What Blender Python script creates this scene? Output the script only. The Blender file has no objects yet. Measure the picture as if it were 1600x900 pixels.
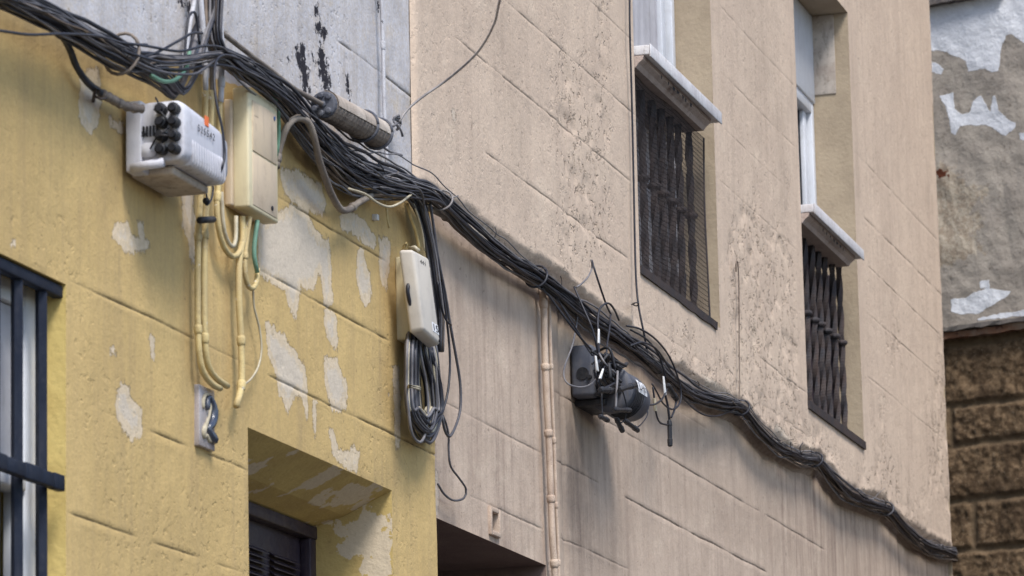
import bpy, bmesh, math, random
import numpy as np
from mathutils import Vector, Matrix

# ---------------------------------------------------------------- camera, light, exposure
SC = bpy.context.scene
COL = SC.collection
F = 6400.0; CAMZ = 1.6; DW = 3.3
def _n(v):
    v = np.array(v, float); return v / np.linalg.norm(v)
V1 = _n([1870, -1220, -F]); V3 = _n([-700, 32500, -F]); V3 = _n(V3 - V1 * (V1 @ V3)); V2 = np.cross(V3, V1)
ROT = np.stack([V1, V2, V3], 0)
CAM = np.array([0, 0, CAMZ])
cd = bpy.data.cameras.new('camera'); cam = bpy.data.objects.new('camera', cd); COL.objects.link(cam)
M4 = Matrix.Identity(4)
for i in range(3):
    for j in range(3): M4[i][j] = ROT[i, j]
M4.translation = Vector(CAM)
cam.matrix_world = M4
cd.sensor_width = 36; cd.lens = F / 1600 * 36; cd.clip_end = 3000; cd.clip_start = .05
cd.dof.use_dof = True; cd.dof.focus_distance = 12.6; cd.dof.aperture_fstop = 10
SC.camera = cam

SUN_AZ = 222.0; SUN_EL = 54.0     # direction towards the sun, azimuth from +X counter-clockwise
w = bpy.data.worlds.new('World'); SC.world = w; w.use_nodes = True
wn = w.node_tree.nodes; wl = w.node_tree.links
sky = wn.new('ShaderNodeTexSky'); sky.sky_type = 'NISHITA'; sky.sun_disc = False
sky.sun_elevation = math.radians(SUN_EL); sky.sun_rotation = math.radians(90 - SUN_AZ)
sky.air_density = 1.0; sky.dust_density = 1.2; sky.ozone_density = 1.0
wl.new(sky.outputs[0], wn['Background'].inputs[0]); wn['Background'].inputs[1].default_value = 0.12
ld = bpy.data.lights.new('sun', 'SUN'); ld.energy = 2.0; ld.angle = math.radians(18); ld.color = (1, .965, .925)
sun = bpy.data.objects.new('sun', ld); COL.objects.link(sun)
az, el = math.radians(SUN_AZ), math.radians(SUN_EL)
sun.rotation_euler = Vector((math.cos(az) * math.cos(el), math.sin(az) * math.cos(el), math.sin(el))).to_track_quat('Z', 'Y').to_euler()
sun.location = (0, -5, 12)
SC.view_settings.view_transform = 'Standard'; SC.view_settings.look = 'None'
SC.view_settings.exposure = 1.03; SC.view_settings.gamma = 1

# ---------------------------------------------------------------- geometry helpers
def ray(px, py): return ROT @ np.array([px - 800, -(py - 450), -F])
def P(px, py, off=0.0):
    """point of the facade plane (moved out by off metres) seen at a spot of the photograph"""
    r = ray(px, py); return CAM + r * ((DW - off) / r[1])
def S(px, py, off=0.0): return float(P(px, py, off)[0])
def Z(px, py, off=0.0): return float(P(px, py, off)[2])
def W(pts, off=.03):
    return [P(p[0], p[1], p[2] if len(p) > 2 else off) for p in pts]

rnd = random.Random(7)
_T = np.random.RandomState(3).rand(256, 256)
def vn(x, y, seed=0):
    x = np.asarray(x, float) + seed * 17.37; y = np.asarray(y, float) + seed * 5.71
    i = np.floor(x).astype(int); j = np.floor(y).astype(int); u = x - i; v = y - j
    u = u * u * (3 - 2 * u); v = v * v * (3 - 2 * v)
    a = _T[i & 255, j & 255]; b = _T[(i + 1) & 255, j & 255]; c = _T[i & 255, (j + 1) & 255]; d = _T[(i + 1) & 255, (j + 1) & 255]
    return (a * (1 - u) + b * u) * (1 - v) + (c * (1 - u) + d * u) * v
def fbm(x, y, seed=0, oct=4):
    s = 0; a = .5; t = 0
    for k in range(oct):
        s = s + a * vn(x * 2 ** k, y * 2 ** k, seed + k * 3); t += a; a *= .5
    return s / t
def sst(a, b, x):
    t = np.clip((x - a) / (b - a), 0, 1); return t * t * (3 - 2 * t)

ORIGIN = {}
def tag(o, label=None, cat=None, group=None, kind=None):
    if label: o['label'] = label
    if cat: o['category'] = cat
    if group: o['group'] = group
    if kind: o['kind'] = kind
    return o
def thing(name, label, cat, loc, group=None):
    o = bpy.data.objects.new(name, None); COL.objects.link(o); o.location = Vector(loc)
    o.empty_display_size = .05
    ORIGIN[o.name] = Vector(loc); return tag(o, label, cat, group)
class MB:
    def __init__(s): s.v = []; s.f = []
    def add(s, v, f):
        b = len(s.v); s.v += [tuple(map(float, p)) for p in v]; s.f += [tuple(i + b for i in q) for q in f]; return s
    def box(s, x0, x1, y0, y1, z0, z1):
        v = [(x, y, z) for x in (x0, x1) for y in (y0, y1) for z in (z0, z1)]
        return s.add(v, [(0, 1, 3, 2), (4, 6, 7, 5), (0, 4, 5, 1), (2, 3, 7, 6), (0, 2, 6, 4), (1, 5, 7, 3)])
    def hexa(s, a, b):   # two quads (4 points each) joined
        v = list(a) + list(b)
        return s.add(v, [(3, 2, 1, 0), (4, 5, 6, 7), (0, 1, 5, 4), (1, 2, 6, 5), (2, 3, 7, 6), (3, 0, 4, 7)])
    def tube(s, pts, r, n=6, cap=True):
        pts = np.array(pts, float); m = len(pts)
        rr = np.full(m, r) if np.isscalar(r) else np.array(r, float)
        t = np.gradient(pts, axis=0); t /= np.linalg.norm(t, axis=1)[:, None] + 1e-12
        u = np.cross(t[0], [0, 0, 1.]);
        if np.linalg.norm(u) < .1: u = np.cross(t[0], [0, 1., 0])
        u /= np.linalg.norm(u); V = []
        for i in range(m):
            u = u - t[i] * (u @ t[i]); u /= np.linalg.norm(u) + 1e-12; w_ = np.cross(t[i], u)
            for k in range(n):
                a = 2 * math.pi * k / n; V.append(pts[i] + rr[i] * (math.cos(a) * u + math.sin(a) * w_))
        Fc = [(i * n + k, i * n + (k + 1) % n, (i + 1) * n + (k + 1) % n, (i + 1) * n + k) for i in range(m - 1) for k in range(n)]
        if cap: Fc += [tuple(range(n - 1, -1, -1)), tuple((m - 1) * n + k for k in range(n))]
        return s.add(V, Fc)
def spl(pts, step=.02):
    pts = [np.array(p, float) for p in pts]
    if len(pts) == 2: pts = [pts[0], (pts[0] + pts[1]) / 2, pts[1]]
    q = [2 * pts[0] - pts[1]] + pts + [2 * pts[-1] - pts[-2]]; out = []
    for i in range(1, len(q) - 2):
        a, b, c, d = q[i - 1:i + 3]; n = max(2, int(np.linalg.norm(c - b) / step))
        for k in range(n):
            t = k / n
            out.append(.5 * (2 * b + (c - a) * t + (2 * a - 5 * b + 4 * c - d) * t * t + (3 * b - a - 3 * c + d) * t ** 3))
    out.append(pts[-1]); return np.array(out)
def obj(name, mb, mat, parent=None, origin=None, smooth=False, bevel=0, seg=2):
    me = bpy.data.meshes.new(name)
    org = ORIGIN[parent.name] if parent is not None else Vector(origin if origin is not None else mb.v[0])
    va = np.array(mb.v, float) - np.array(org)
    me.from_pydata(va.tolist(), [], mb.f)
    if bevel:
        bm = bmesh.new(); bm.from_mesh(me)
        bmesh.ops.bevel(bm, geom=[e for e in bm.edges if e.calc_face_angle(0) > .4], offset=bevel, segments=seg, affect='EDGES', profile=.5)
        bm.to_mesh(me); bm.free(); smooth = True
    if smooth:
        me.shade_smooth() if False else me.polygons.foreach_set('use_smooth', [True] * len(me.polygons))
        if bevel and seg < 9:
            try: me.set_sharp_from_angle(angle=math.radians(50))
            except Exception: pass
    me.materials.append(mat)
    o = bpy.data.objects.new(name, me); COL.objects.link(o)
    if parent is not None: o.parent = parent
    else: o.location = org
    ORIGIN[o.name] = org
    return o

# ---------------------------------------------------------------- materials
class NT:
    def __init__(s, name):
        s.m = bpy.data.materials.new(name); s.m.use_nodes = True; s.t = s.m.node_tree
        s.b = s.t.nodes['Principled BSDF']; s.b.inputs['Specular IOR Level'].default_value = .25
    def n(s, typ, ins={}, out=0, **kw):
        nd = s.t.nodes.new('ShaderNode' + typ)
        for k, v in kw.items(): setattr(nd, k, v)
        for k, v in ins.items(): s.put(nd.inputs[k], v)
        return nd.outputs[out]
    def put(s, sock, v):
        if isinstance(v, bpy.types.NodeSocket): s.t.links.new(v, sock)
        elif isinstance(v, (tuple, list)) and len(v) == 3 and sock.type == 'RGBA': sock.default_value = (*v, 1)
        else: sock.default_value = v
    def co(s): return s.n('TexCoord', out='Object')
    def mp(s, sc, v=None): return s.n('Mapping', {'Vector': v or s.co(), 'Scale': sc})
    def noise(s, scale, detail=4, rough=.6, v=None, dist=0.0):
        return s.n('TexNoise', {'Vector': v or s.co(), 'Scale': scale, 'Detail': detail, 'Roughness': rough, 'Distortion': dist})
    def ma(s, op, a, b=0.0, c=0.0): return s.n('Math', {0: a, 1: b, 2: c}, operation=op)
    def mr(s, v, a, b, c=0.0, d=1.0): return s.n('MapRange', {'Value': v, 'From Min': a, 'From Max': b, 'To Min': c, 'To Max': d}, interpolation_type='SMOOTHSTEP')
    def mix(s, f, a, b, mode='MIX'):
        nd = s.t.nodes.new('ShaderNodeMix'); nd.data_type = 'RGBA'; nd.blend_type = mode
        s.put(nd.inputs[0], f); s.put(nd.inputs[6], a); s.put(nd.inputs[7], b); return nd.outputs[2]
    def at(s, name): return s.n('Attribute', out='Fac', attribute_name=name)
    def bump(s, h, strength=1, dist=.002, prev=None):
        i = {'Height': h, 'Strength': strength, 'Distance': dist}
        if prev is not None: i['Normal'] = prev
        return s.n('Bump', i)
    def fin(s, col=None, rough=None, nrm=None, metal=None, spec=None):
        for k, v in (('Base Color', col), ('Roughness', rough), ('Normal', nrm), ('Metallic', metal), ('Specular IOR Level', spec)):
            if v is not None: s.put(s.b.inputs[k], v)
        return s.m

def painted(name, col, col2=None, rough=.5, dirt=(.12, .1, .08), dirt_amt=.3, scale=20, bump=.0006, spec=.3, chips=None, chip_lo=.62):
    t = NT(name); col2 = col2 or tuple(c * .82 for c in col)
    c = t.mix(t.mr(t.noise(scale * .5, 5), .35, .65), col, col2)
    d = t.mr(t.noise(scale * 1.7, 6, .7), .5, .75, 0, dirt_amt); c = t.mix(d, c, dirt)
    run = t.mr(t.noise(1, 5, .65, t.mp((38, 38, 5))), .52, .76, 0, dirt_amt * 1.1); c = t.mix(run, c, dirt)
    if chips: c = t.mix(t.mr(t.noise(scale * 2.2, 6, .65, dist=.4), chip_lo, chip_lo + .03), c, chips)
    n = t.bump(t.noise(scale * 12, 4), 1, bump)
    return t.fin(c, t.mr(t.noise(scale, 3), .3, .7, rough - .08, rough + .1), n, spec=spec)

def wall_mat(name, base, base2, zone, zone2, peel, dirt, bump=1.0, peel2=(.028, .026, .032), streak=.35):
    t = NT(name); g = t.co()
    c = t.mix(t.mr(t.noise(2.2, 6, .62), .32, .68), base, base2)
    fine = t.noise(75, 6, .7)
    zc = t.mix(t.mr(t.noise(5, 7, .68), .35, .7), zone, zone2)
    zf = t.mr(t.ma('ADD', t.at('zone'), t.mr(t.noise(9, 5), 0, 1, -.012, .012)), -.001, .002)
    c = t.mix(zf, c, zc)
    # vertical streaks of grime with a shape of their own
    st = t.noise(1, 7, .68, t.mp((13, 13, 1.1)))
    st2 = t.noise(1, 5, .6, t.mp((40, 40, 3.5)))
    sf = t.ma('MULTIPLY', t.ma('MULTIPLY_ADD', t.at('runs'), .8, .2), t.mr(t.ma('ADD', t.ma('MULTIPLY', st, .7), t.ma('MULTIPLY', st2, .3)), .42, .70), streak)
    c = t.mix(sf, c, dirt)
    big = t.noise(3.5, 7, .72, dist=.4); c = t.mix(t.mr(big, .54, .78, 0, .24), c, dirt)
    c = t.mix(t.mr(t.noise(3.1, 6, .7, t.mp((1, 1, 1.3))), .30, .46, .30, 0), c, tuple(min(.75, x * 1.22) for x in base))
    # diagonal trowel blotches
    bl = t.noise(26, 6, .72)
    c = t.mix(t.ma('MULTIPLY', t.mr(bl, .56, .72), t.ma('ADD', .12, t.ma('MULTIPLY', t.at('rough'), .24))), c, dirt)
    # flaked paint
    sd = t.ma('ADD', t.at('peel'), t.ma('ADD', t.mr(t.noise(24, 6, .75), 0, 1, -.024, .024), t.mr(t.noise(70, 5, .7), 0, 1, -.008, .008)))
    pk = t.mr(sd, -.0004, .0006)
    pc = t.mix(t.mr(t.noise(30, 6, .7), .35, .75), peel, tuple(x * .86 for x in peel))
    c = t.mix(pk, c, pc)
    edge = t.ma('MULTIPLY', t.mr(sd, -.0035, 0, 0, 1), t.mr(sd, 0, .002, 1, 0))
    c = t.mix(t.ma('MULTIPLY', edge, .35), c, dirt)  # dark rim paints the thin shadow along the flake edges
    sd2 = t.ma('ADD', t.at('flake'), t.mr(t.noise(34, 6, .75), 0, 1, -.05, .05))
    # stains, soft darker patches + cracks from the mesh
    stn = t.ma('MULTIPLY', t.at('stain_tone'), t.mr(t.noise(1, 6, .65, t.mp((22, 22, 3))), .25, .7, .35, 1))
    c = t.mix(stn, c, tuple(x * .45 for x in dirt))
    ck = t.ma('MULTIPLY', t.at('crack'), t.mr(t.noise(28, 6, .7), .38, .6, .25, 1))
    c = t.mix(ck, c, tuple(x * .35 for x in dirt))
    # dark pits and specks
    sp = t.mr(t.noise(46, 3, .5), .68, .73)
    c = t.mix(t.ma('MULTIPLY', sp, .45), c, tuple(x * .5 for x in dirt))
    c = t.mix(t.mr(fine, .3, .7, 0, .34), c, tuple(x * .62 for x in base))
    c = t.mix(t.mr(sd2, 0, .001), c, peel2)
    # relief
    h1 = t.bump(t.noise(120, 5, .65), .9 * bump, .0022)
    h2 = t.bump(t.noise(34, 5, .6), .7 * bump, .004, h1)
    dents = t.ma('MULTIPLY', t.mr(t.noise(36, 4, .6), .54, .70, 0, 1), t.at('rough'))
    h3 = t.bump(dents, 1, -.007, h2)
    c = t.mix(t.mr(t.ma('ADD', sd, t.mr(t.noise(40, 6, .75), 0, 1, -.03, .03)), .026, .028, 0, .4), c, (.52, .49, .46))
    h4 = t.bump(t.mr(sd, -.001, .0012), 1, -.0032, h3)
    return t.fin(c, .93, h4, spec=.12)

M = {}
M['yellow'] = wall_mat('yellow limewash', (.60, .43, .19), (.53, .375, .165), (.58, .575, .61), (.42, .42, .455), (.68, .56, .41), (.27, .20, .13), .8, streak=.30)
M['beige'] = wall_mat('beige plaster', (.645, .51, .395), (.575, .45, .35), (.545, .43, .34), (.45, .35, .275), (.6, .5, .4), (.23, .165, .135), .9, streak=.5)
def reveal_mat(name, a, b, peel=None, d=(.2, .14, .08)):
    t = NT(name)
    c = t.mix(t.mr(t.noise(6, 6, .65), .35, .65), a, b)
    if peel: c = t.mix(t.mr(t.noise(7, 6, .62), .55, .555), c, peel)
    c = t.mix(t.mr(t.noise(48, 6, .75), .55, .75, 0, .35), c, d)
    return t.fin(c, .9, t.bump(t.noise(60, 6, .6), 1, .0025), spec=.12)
M['yreveal'] = reveal_mat('yellow reveal paint', (.60, .46, .17), (.52, .39, .14), None)
M['ydoorrev'] = reveal_mat('flaking yellow reveal paint', (.56, .42, .165), (.48, .35, .14), (.60, .50, .36))
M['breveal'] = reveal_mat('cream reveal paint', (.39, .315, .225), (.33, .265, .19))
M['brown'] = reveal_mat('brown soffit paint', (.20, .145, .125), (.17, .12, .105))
M['iron'] = painted('rusty iron', (.035, .032, .036), (.062, .046, .042), .7, (.07, .038, .028), .4, 30, .0016)
M['blueiron'] = painted('dark blue painted iron', (.010, .014, .027), (.016, .021, .036), .55, (.06, .06, .07), .3, 24, .0012, .15)
M['pvc'] = painted('white window plastic', (.62, .64, .68), (.56, .58, .62), .4, (.3, .28, .26), .25, 8)
M['sill'] = painted('white sill paint', (.62, .61, .62), (.52, .5, .51), .7, (.2, .16, .14), .45, 16, .002)
M['silldark'] = painted('beige sill moulding paint', (.46, .375, .33), (.40, .32, .28), .8, (.16, .1, .08), .4, 16, .003)
t = NT('dark glass'); M['glass'] = t.fin((.02, .024, .03), t.mr(t.noise(6), .3, .7, .05, .12), spec=.6)
t = NT('curtain'); M['curtain'] = t.fin(t.mix(t.n('TexWave', {'Scale': 9.0, 'Distortion': 1.5, 'Vector': t.co()}, out='Fac'), (.5, .5, .53), (.34, .34, .38)), .9)
M['shutter'] = painted('grey window panel', (.42, .41, .43), (.34, .33, .35), .6, (.2, .18, .17), .3, 10)
M['doorpaint'] = painted('aubergine door paint', (.022, .015, .026), (.03, .022, .033), .5, (.08, .06, .07), .35, 16)
M['black'] = painted('black plastic', (.013, .014, .018), (.025, .025, .03), .45, (.10, .09, .08), .30, 30)
M['blackdusty'] = painted('dusty black plastic', (.062, .068, .090), (.095, .10, .12), .55, (.14, .12, .10), .4, 26)
M['cab1'] = painted('black cable sheath', (.014, .015, .022), (.027, .028, .038), .42, (.10, .085, .07), .30, 40, .0002)
M['cab2'] = painted('charcoal cable sheath', (.055, .055, .066), (.085, .083, .092), .5, (.14, .12, .10), .4, 40, .0002)
M['cab3'] = painted('faded grey cable sheath', (.125, .122, .135), (.19, .18, .185), .55, (.07, .06, .05), .5, 40, .0002)
M['cab4'] = painted('brown dusty cable sheath', (.13, .10, .08), (.20, .16, .13), .7, (.05, .04, .03), .5, 40, .0003)
M['cabw'] = painted('yellowed white cable sheath', (.50, .45, .33), (.38, .33, .24), .55, (.1, .08, .05), .5, 30, .0003)
M['wirew'] = painted('grey aerial wire', (.36, .34, .33), (.22, .2, .2), .5, (.1, .09, .08), .4, 30, .0002)
M['green'] = painted('pale green conduit plastic', (.17, .33, .23), (.13, .26, .19), .5, (.1, .1, .08), .3, 16)
M['greyduct'] = painted('grey brown painted duct', (.24, .205, .17), (.17, .14, .12), .65, (.06, .05, .045), .5, 22, .0015, chips=(.5, .46, .4), chip_lo=.66)
M['yduct'] = painted('yellow painted conduit', (.58, .46, .22), (.48, .375, .19), .6, (.14, .1, .06), .5, 22, .0015, chips=(.62, .57, .46), chip_lo=.63)
M['wduct'] = painted('white painted conduit', (.55, .55, .58), (.45, .44, .46), .6, (.12, .11, .11), .5, 22, .0015, chips=(.07, .065, .07), chip_lo=.66)
M['bduct'] = painted('beige painted conduit', (.52, .41, .32), (.42, .32, .25), .7, (.15, .1, .08), .45, 22, .0018)
M['cream'] = painted('cream box plastic', (.68, .60, .40), (.60, .53, .35), .5, (.35, .27, .18), .35, 9, .0005)
M['creamface'] = painted('stained cream box face', (.60, .48, .33), (.52, .42, .31), .55, (.30, .23, .17), .55, 9, .0005)
M['greybox'] = painted('light grey box plastic', (.60, .60, .64), (.50, .50, .55), .5, (.2, .18, .17), .45, 12, .0005)
M['lid'] = painted('weathered cream lid', (.58, .53, .46), (.52, .48, .43), .5, (.25, .22, .19), .28, 9, .0004)
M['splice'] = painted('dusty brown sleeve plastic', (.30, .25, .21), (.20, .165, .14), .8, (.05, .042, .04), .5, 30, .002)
M['splicetop'] = painted('pale sleeve plastic', (.50, .44, .38), (.38, .32, .27), .85, (.07, .06, .05), .5, 22, .002)
M['white'] = painted('white tag plastic', (.72, .72, .72), (.62, .62, .62), .5, (.3, .28, .25), .3, 30)
M['ink'] = NT('black ink').fin((.02, .02, .025), .6)
M['orange'] = NT('orange sticker').fin((.75, .17, .05), .5)
M['blue'] = NT('blue sticker').fin((.03, .09, .25), .5)
M['paper'] = NT('white sticker').fin((.72, .72, .74), .6)
M['tile'] = painted('glazed grey tile', (.42, .38, .37), (.30, .26, .26), .22, (.12, .1, .1), .5, 20, .001, .6)
M['tileblue'] = painted('slate blue glaze', (.045, .055, .085), (.03, .038, .06), .15, (.2, .2, .2), .2, 20, .001, .7)
M['plaster'] = painted('broken plaster', (.52, .42, .34), (.42, .33, .26), .9, (.18, .13, .1), .5, 14, .004)
M['ledgeplaster'] = painted('dusty ledge plaster', (.38, .30, .24), (.27, .21, .17), .95, (.08, .06, .05), .5, 18, .005)  # brown plaster of the ledge, its own colour

# ---------------------------------------------------------------- facade sheets
def levels(a, b, step, coarse_lo, coarse_hi, extra=(), joints=()):
    base = list(np.arange(a, b, step)) + [b]
    j = []
    for z in joints: j += [z - .006, z - .0025, z, z + .0025, z + .006]
    keep = [q for q in base if all(abs(q - e) > step * .6 for e in extra) and all(abs(q - z) > .013 for z in joints)]
    return np.array(sorted(set([round(float(q), 5) for q in keep + list(extra) + j + coarse_lo + coarse_hi])))
def px_poly(poly): return np.array([[S(*p), Z(*p)] for p in poly])
def poly_sdf(X, Zg, poly, out, reach=.06):
    x0, z0 = poly.min(0) - reach; x1, z1 = poly.max(0) + reach
    m = (X > x0) & (X < x1) & (Zg > z0) & (Zg < z1)
    if not m.any(): return
    x = X[m]; z = Zg[m]; d = np.full(x.shape, 9.); ins = np.zeros(x.shape, bool); n = len(poly)
    for i in range(n):
        ax, az_ = poly[i]; bx, bz = poly[(i + 1) % n]; ex, ez = bx - ax, bz - az_
        t_ = np.clip(((x - ax) * ex + (z - az_) * ez) / (ex * ex + ez * ez + 1e-12), 0, 1)
        d = np.minimum(d, np.hypot(x - ax - t_ * ex, z - az_ - t_ * ez))
        c_ = ((az_ > z) != (bz > z)) & (x < ex * (z - az_) / (bz - az_ + 1e-12) + ax); ins ^= c_
    out[m] = np.maximum(out[m], np.where(ins, d, -d))
def facade(name, parent, xs, zs, holes, offf, attrs, mat, pt=None):
    """grid sheet with openings cut out; offf gives relief (metres outwards)"""
    X, Zg = np.meshgrid(xs, zs, indexing='ij'); off = offf(X, Zg)
    edge = np.ones_like(X)
    for (a, b, c, d) in holes:
        dist = np.maximum(np.maximum(a - X, X - b), np.maximum(c - Zg, Zg - d)); edge = np.minimum(edge, sst(0, .02, dist))
    base = attrs.pop('base_off') if 'base_off' in attrs else 0
    off = base + (off - base) * edge
    Zw = Zg + attrs.pop('wob') * edge if 'wob' in attrs else Zg
    org = ORIGIN[parent.name]
    if pt is None: V = np.stack([X, DW - off, Zw], -1).reshape(-1, 3)
    else: V = pt(X, off, Zw).reshape(-1, 3)
    V = V - np.array(org); nx, nz = X.shape
    cx = (xs[:-1] + xs[1:]) / 2; cz = (zs[:-1] + zs[1:]) / 2; CX, CZ = np.meshgrid(cx, cz, indexing='ij'); ok = np.ones_like(CX, bool)
    for (a, b, c, d) in holes: ok &= ~((CX > a) & (CX < b) & (CZ > c) & (CZ < d))
    I, J = np.nonzero(ok); a = I * nz + J; q = np.stack([a, a + nz, a + nz + 1, a + 1], -1).astype(np.int32)
    me = bpy.data.meshes.new(name); me.vertices.add(len(V)); me.vertices.foreach_set('co', V.astype(np.float32).ravel())
    me.loops.add(q.size); me.loops.foreach_set('vertex_index', q.ravel()); me.polygons.add(len(q))
    me.polygons.foreach_set('loop_start', np.arange(0, q.size, 4, dtype=np.int32))
    try: me.polygons.foreach_set('loop_total', np.full(len(q), 4, dtype=np.int32))
    except Exception: pass
    me.update(calc_edges=True); me.polygons.foreach_set('use_smooth', np.ones(len(q), bool))
    for k, v in attrs.items():
        at = me.attributes.new(k, 'FLOAT', 'POINT'); at.data.foreach_set('value', np.ascontiguousarray(v, dtype=np.float32).ravel())
    me.materials.append(mat); me.validate()
    o = bpy.data.objects.new(name, me); COL.objects.link(o); o.parent = parent; ORIGIN[o.name] = org; return o
def joint_z(h, x): return Z(x, 1670 - h * (2670 - x))
def joint_s(h, x): return S(x, 1670 - h * (2670 - x))
def joint_fields(X, Zg, joints, wob=.004):
    """joints: (h, [(px0, px1, strength), ...]) -> relief, crack darkness, wobble"""
    rel = np.zeros_like(X); ck = np.zeros_like(X); wb = np.zeros_like(X)
    for k, (h, spans) in enumerate(joints):
        z = joint_z(h, 1000); dz = Zg - z; near = np.abs(dz) < .011; st = np.zeros_like(X)
        for (a, b, s_) in spans:
            sa, sb = joint_s(h, a), joint_s(h, b)
            st = np.maximum(st, s_ * sst(sa - .03, sa + .05, X) * (1 - sst(sb - .05, sb + .03, X)))
        st = st * (.62 if len(joints) > 9 and h > .60 else 1.0) * (.35 + .9 * sst(.3, .62, fbm(X * 6, X * 0 + k, 5 + k, 3)))
        g = np.exp(-(dz / .0020) ** 2); rel += np.where(near, -.0028 * st * g + .0010 * st * np.exp(-((np.abs(dz) - .006) / .002) ** 2), 0)
        ck = np.maximum(ck, np.where(near, np.clip(st, 0, 1) * np.exp(-(dz / .0022) ** 2), 0))
        wb += np.where(near, wob * (fbm(X * 2.3, X * 0 + k * 3.1, 11, 4) - .5) * 2.2, 0)
    return rel, ck, wb
def soft_px(X, Zg, cx, cy, rx, ry, amt, out):
    c = P(cx, cy); sx = abs(S(cx + rx, cy) - c[0]); sz = ry / F * c[0] * 1.0
    out += amt * np.exp(-((X - c[0]) / sx) ** 2 - ((Zg - c[2]) / sz) ** 2)

# ----- key measures
ZB = lambda s_: 0
S_UP = S(640, 60)             # colour change on the upper wall
S_LO = S(680, 700)            # end of the yellow wall
S_END = S(1466, 450)          # far corner of the beige house
zb_pts = [(-300, -120), (0, -4), (70, 18), (130, 45), (200, 78), (330, 128), (420, 150), (480, 205), (560, 262), (620, 288), (700, 315), (760, 366), (820, 405), (880, 445), (940, 492), (1000, 530), (1050, 575), (1100, 607), (1155, 632), (1190, 672), (1240, 707), (1275, 712), (1310, 757), (1380, 787), (1420, 827), (1484, 858)]
_zx = np.array([S(*p) for p in zb_pts]); _zz = np.array([Z(*p) for p in zb_pts])
def zbound(X): return np.interp(X, _zx, _zz)

# ---------------------------------------------------------------- street
t = NT('asphalt')
M['asphalt'] = t.fin(t.mix(t.mr(t.noise(3, 6, .7), .3, .7), (.055, .053, .052), (.04, .039, .04)), .9, t.bump(t.noise(120, 3), 1, .004))
t = NT('pavement stone'); bt = t.n('TexBrick', {'Vector': t.co(), 'Scale': 2.5, 'Color1': (.30, .28, .25), 'Color2': (.25, .23, .21), 'Mortar': (.12, .11, .1), 'Mortar Size': .012}, out='Color')
M['pave'] = t.fin(bt, .85, t.bump(t.noise(80, 3), 1, .003))
g = MB().add([(-400, -400, 0), (400, -400, 0), (400, 400, 0), (-400, 400, 0)], [(0, 1, 2, 3)])
tag(obj('street', g, M['asphalt'], origin=(0, 0, 0)), kind='structure')
g = MB().box(-30, 60, 2.3, 3.26, -.1, .12)
tag(obj('pavement', g, M['pave'], origin=(0, 2.8, 0), bevel=.01), kind='structure')

# ================================================================ YELLOW HOUSE
yh = thing('yellow_house', 'yellow and white plastered house with flaking paint and a blue barred window', 'house', (8, 3.3, 0))
yw = dict(s0=S(-130, 500), s1=S(103, 600), z0=1.9, z1=Z(100, 443))
yd = dict(s0=S(387, 668), s1=S(612, 768), z0=.12, z1=Z(500, 717))
yj = [(.61, [(380, 600, .9)]), (.5515, [(-50, 20, .3), (405, 605, 1.0)]), (.4815, [(112, 300, 1.0), (322, 392, .9), (420, 690, 1.0)]), (.4093, [(160, 178, .5), (238, 290, .8), (318, 386, .7)]),
      (.3386, [(110, 210, 1.0), (240, 310, .7), (340, 385, .6)]), (.7497, [(530, 648, 1.0)]), (.68, [(30, 110, .5)]), (.27, [(110, 380, .5)])]
xs = levels(7.2, S_LO, .0125, [-4, 0, 3, 5, 6.5], [], [yw['s1'], yd['s0'], yd['s1']] + [yw['s0']])
zs = levels(2.5, 4.9, .0125, [-.1, .12, 1, 1.9, 2.2], [5.5, 6.5, 8], [yw['z1'], yd['z1']], [joint_z(h, 1000) for h, _ in yj])
XX, ZZ = np.meshgrid(xs, zs, indexing='ij')
rel, ck, wb = joint_fields(XX, ZZ, yj)
peel_px = [
 [(127, 112), (155, 105), (160, 150), (155, 195), (140, 208), (127, 195), (123, 160)],
 [(168, 182), (185, 188), (200, 203), (196, 212), (172, 196)],
 [(180, 345), (200, 348), (205, 366), (218, 372), (212, 345), (222, 345), (228, 372), (235, 380), (228, 394), (215, 392), (200, 400), (183, 382), (175, 372)],
 [(283, 275), (303, 280), (304, 330), (303, 420), (297, 415), (293, 370), (284, 350)],
 [(231, 524), (239, 524), (241, 560), (234, 555)], [(171, 538), (180, 538), (180, 555), (173, 556)],
 [(190, 596), (200, 602), (207, 624), (221, 640), (224, 684), (204, 688), (188, 665), (180, 640), (180, 615)],
 [(16, 378), (24, 377), (24, 388), (18, 388)],
 [(438, 262), (470, 268), (505, 290), (512, 318), (505, 338), (470, 325), (445, 305)],
 [(527, 330), (548, 328), (575, 352), (588, 372), (590, 388), (572, 386), (555, 368), (532, 356)],
 [(400, 345), (440, 328), (455, 318), (480, 325), (488, 350), (500, 368), (515, 375), (518, 420), (520, 470), (517, 480), (505, 482), (502, 440), (498, 427), (490, 455), (470, 450), (463, 498), (455, 490), (446, 455), (420, 440), (404, 425), (403, 370)],
 [(504, 480), (522, 485), (525, 500), (528, 545), (518, 545), (508, 520)],
 [(558, 390), (566, 385), (572, 418), (578, 425), (580, 470), (572, 478), (562, 465), (556, 430)],
 [(593, 372), (602, 370), (611, 380), (610, 405), (604, 455), (596, 445), (592, 420)],
 [(415, 503), (425, 508), (445, 525), (470, 560), (478, 575), (482, 655), (478, 655), (470, 620), (457, 625), (450, 648), (435, 610), (428, 575), (418, 555)],
 [(505, 560), (525, 558), (535, 585), (542, 605), (540, 640), (530, 645), (518, 640), (508, 600)],
 [(512, 670), (520, 668), (528, 700), (545, 705), (552, 697), (562, 705), (558, 738), (545, 736), (520, 715)],
 [(488, 622), (494, 625), (495, 685), (490, 685)], [(613, 570), (622, 573), (626, 620), (625, 702), (618, 700), (616, 650)],
 [(606, 610), (610, 615), (609, 640)],
]
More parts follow.
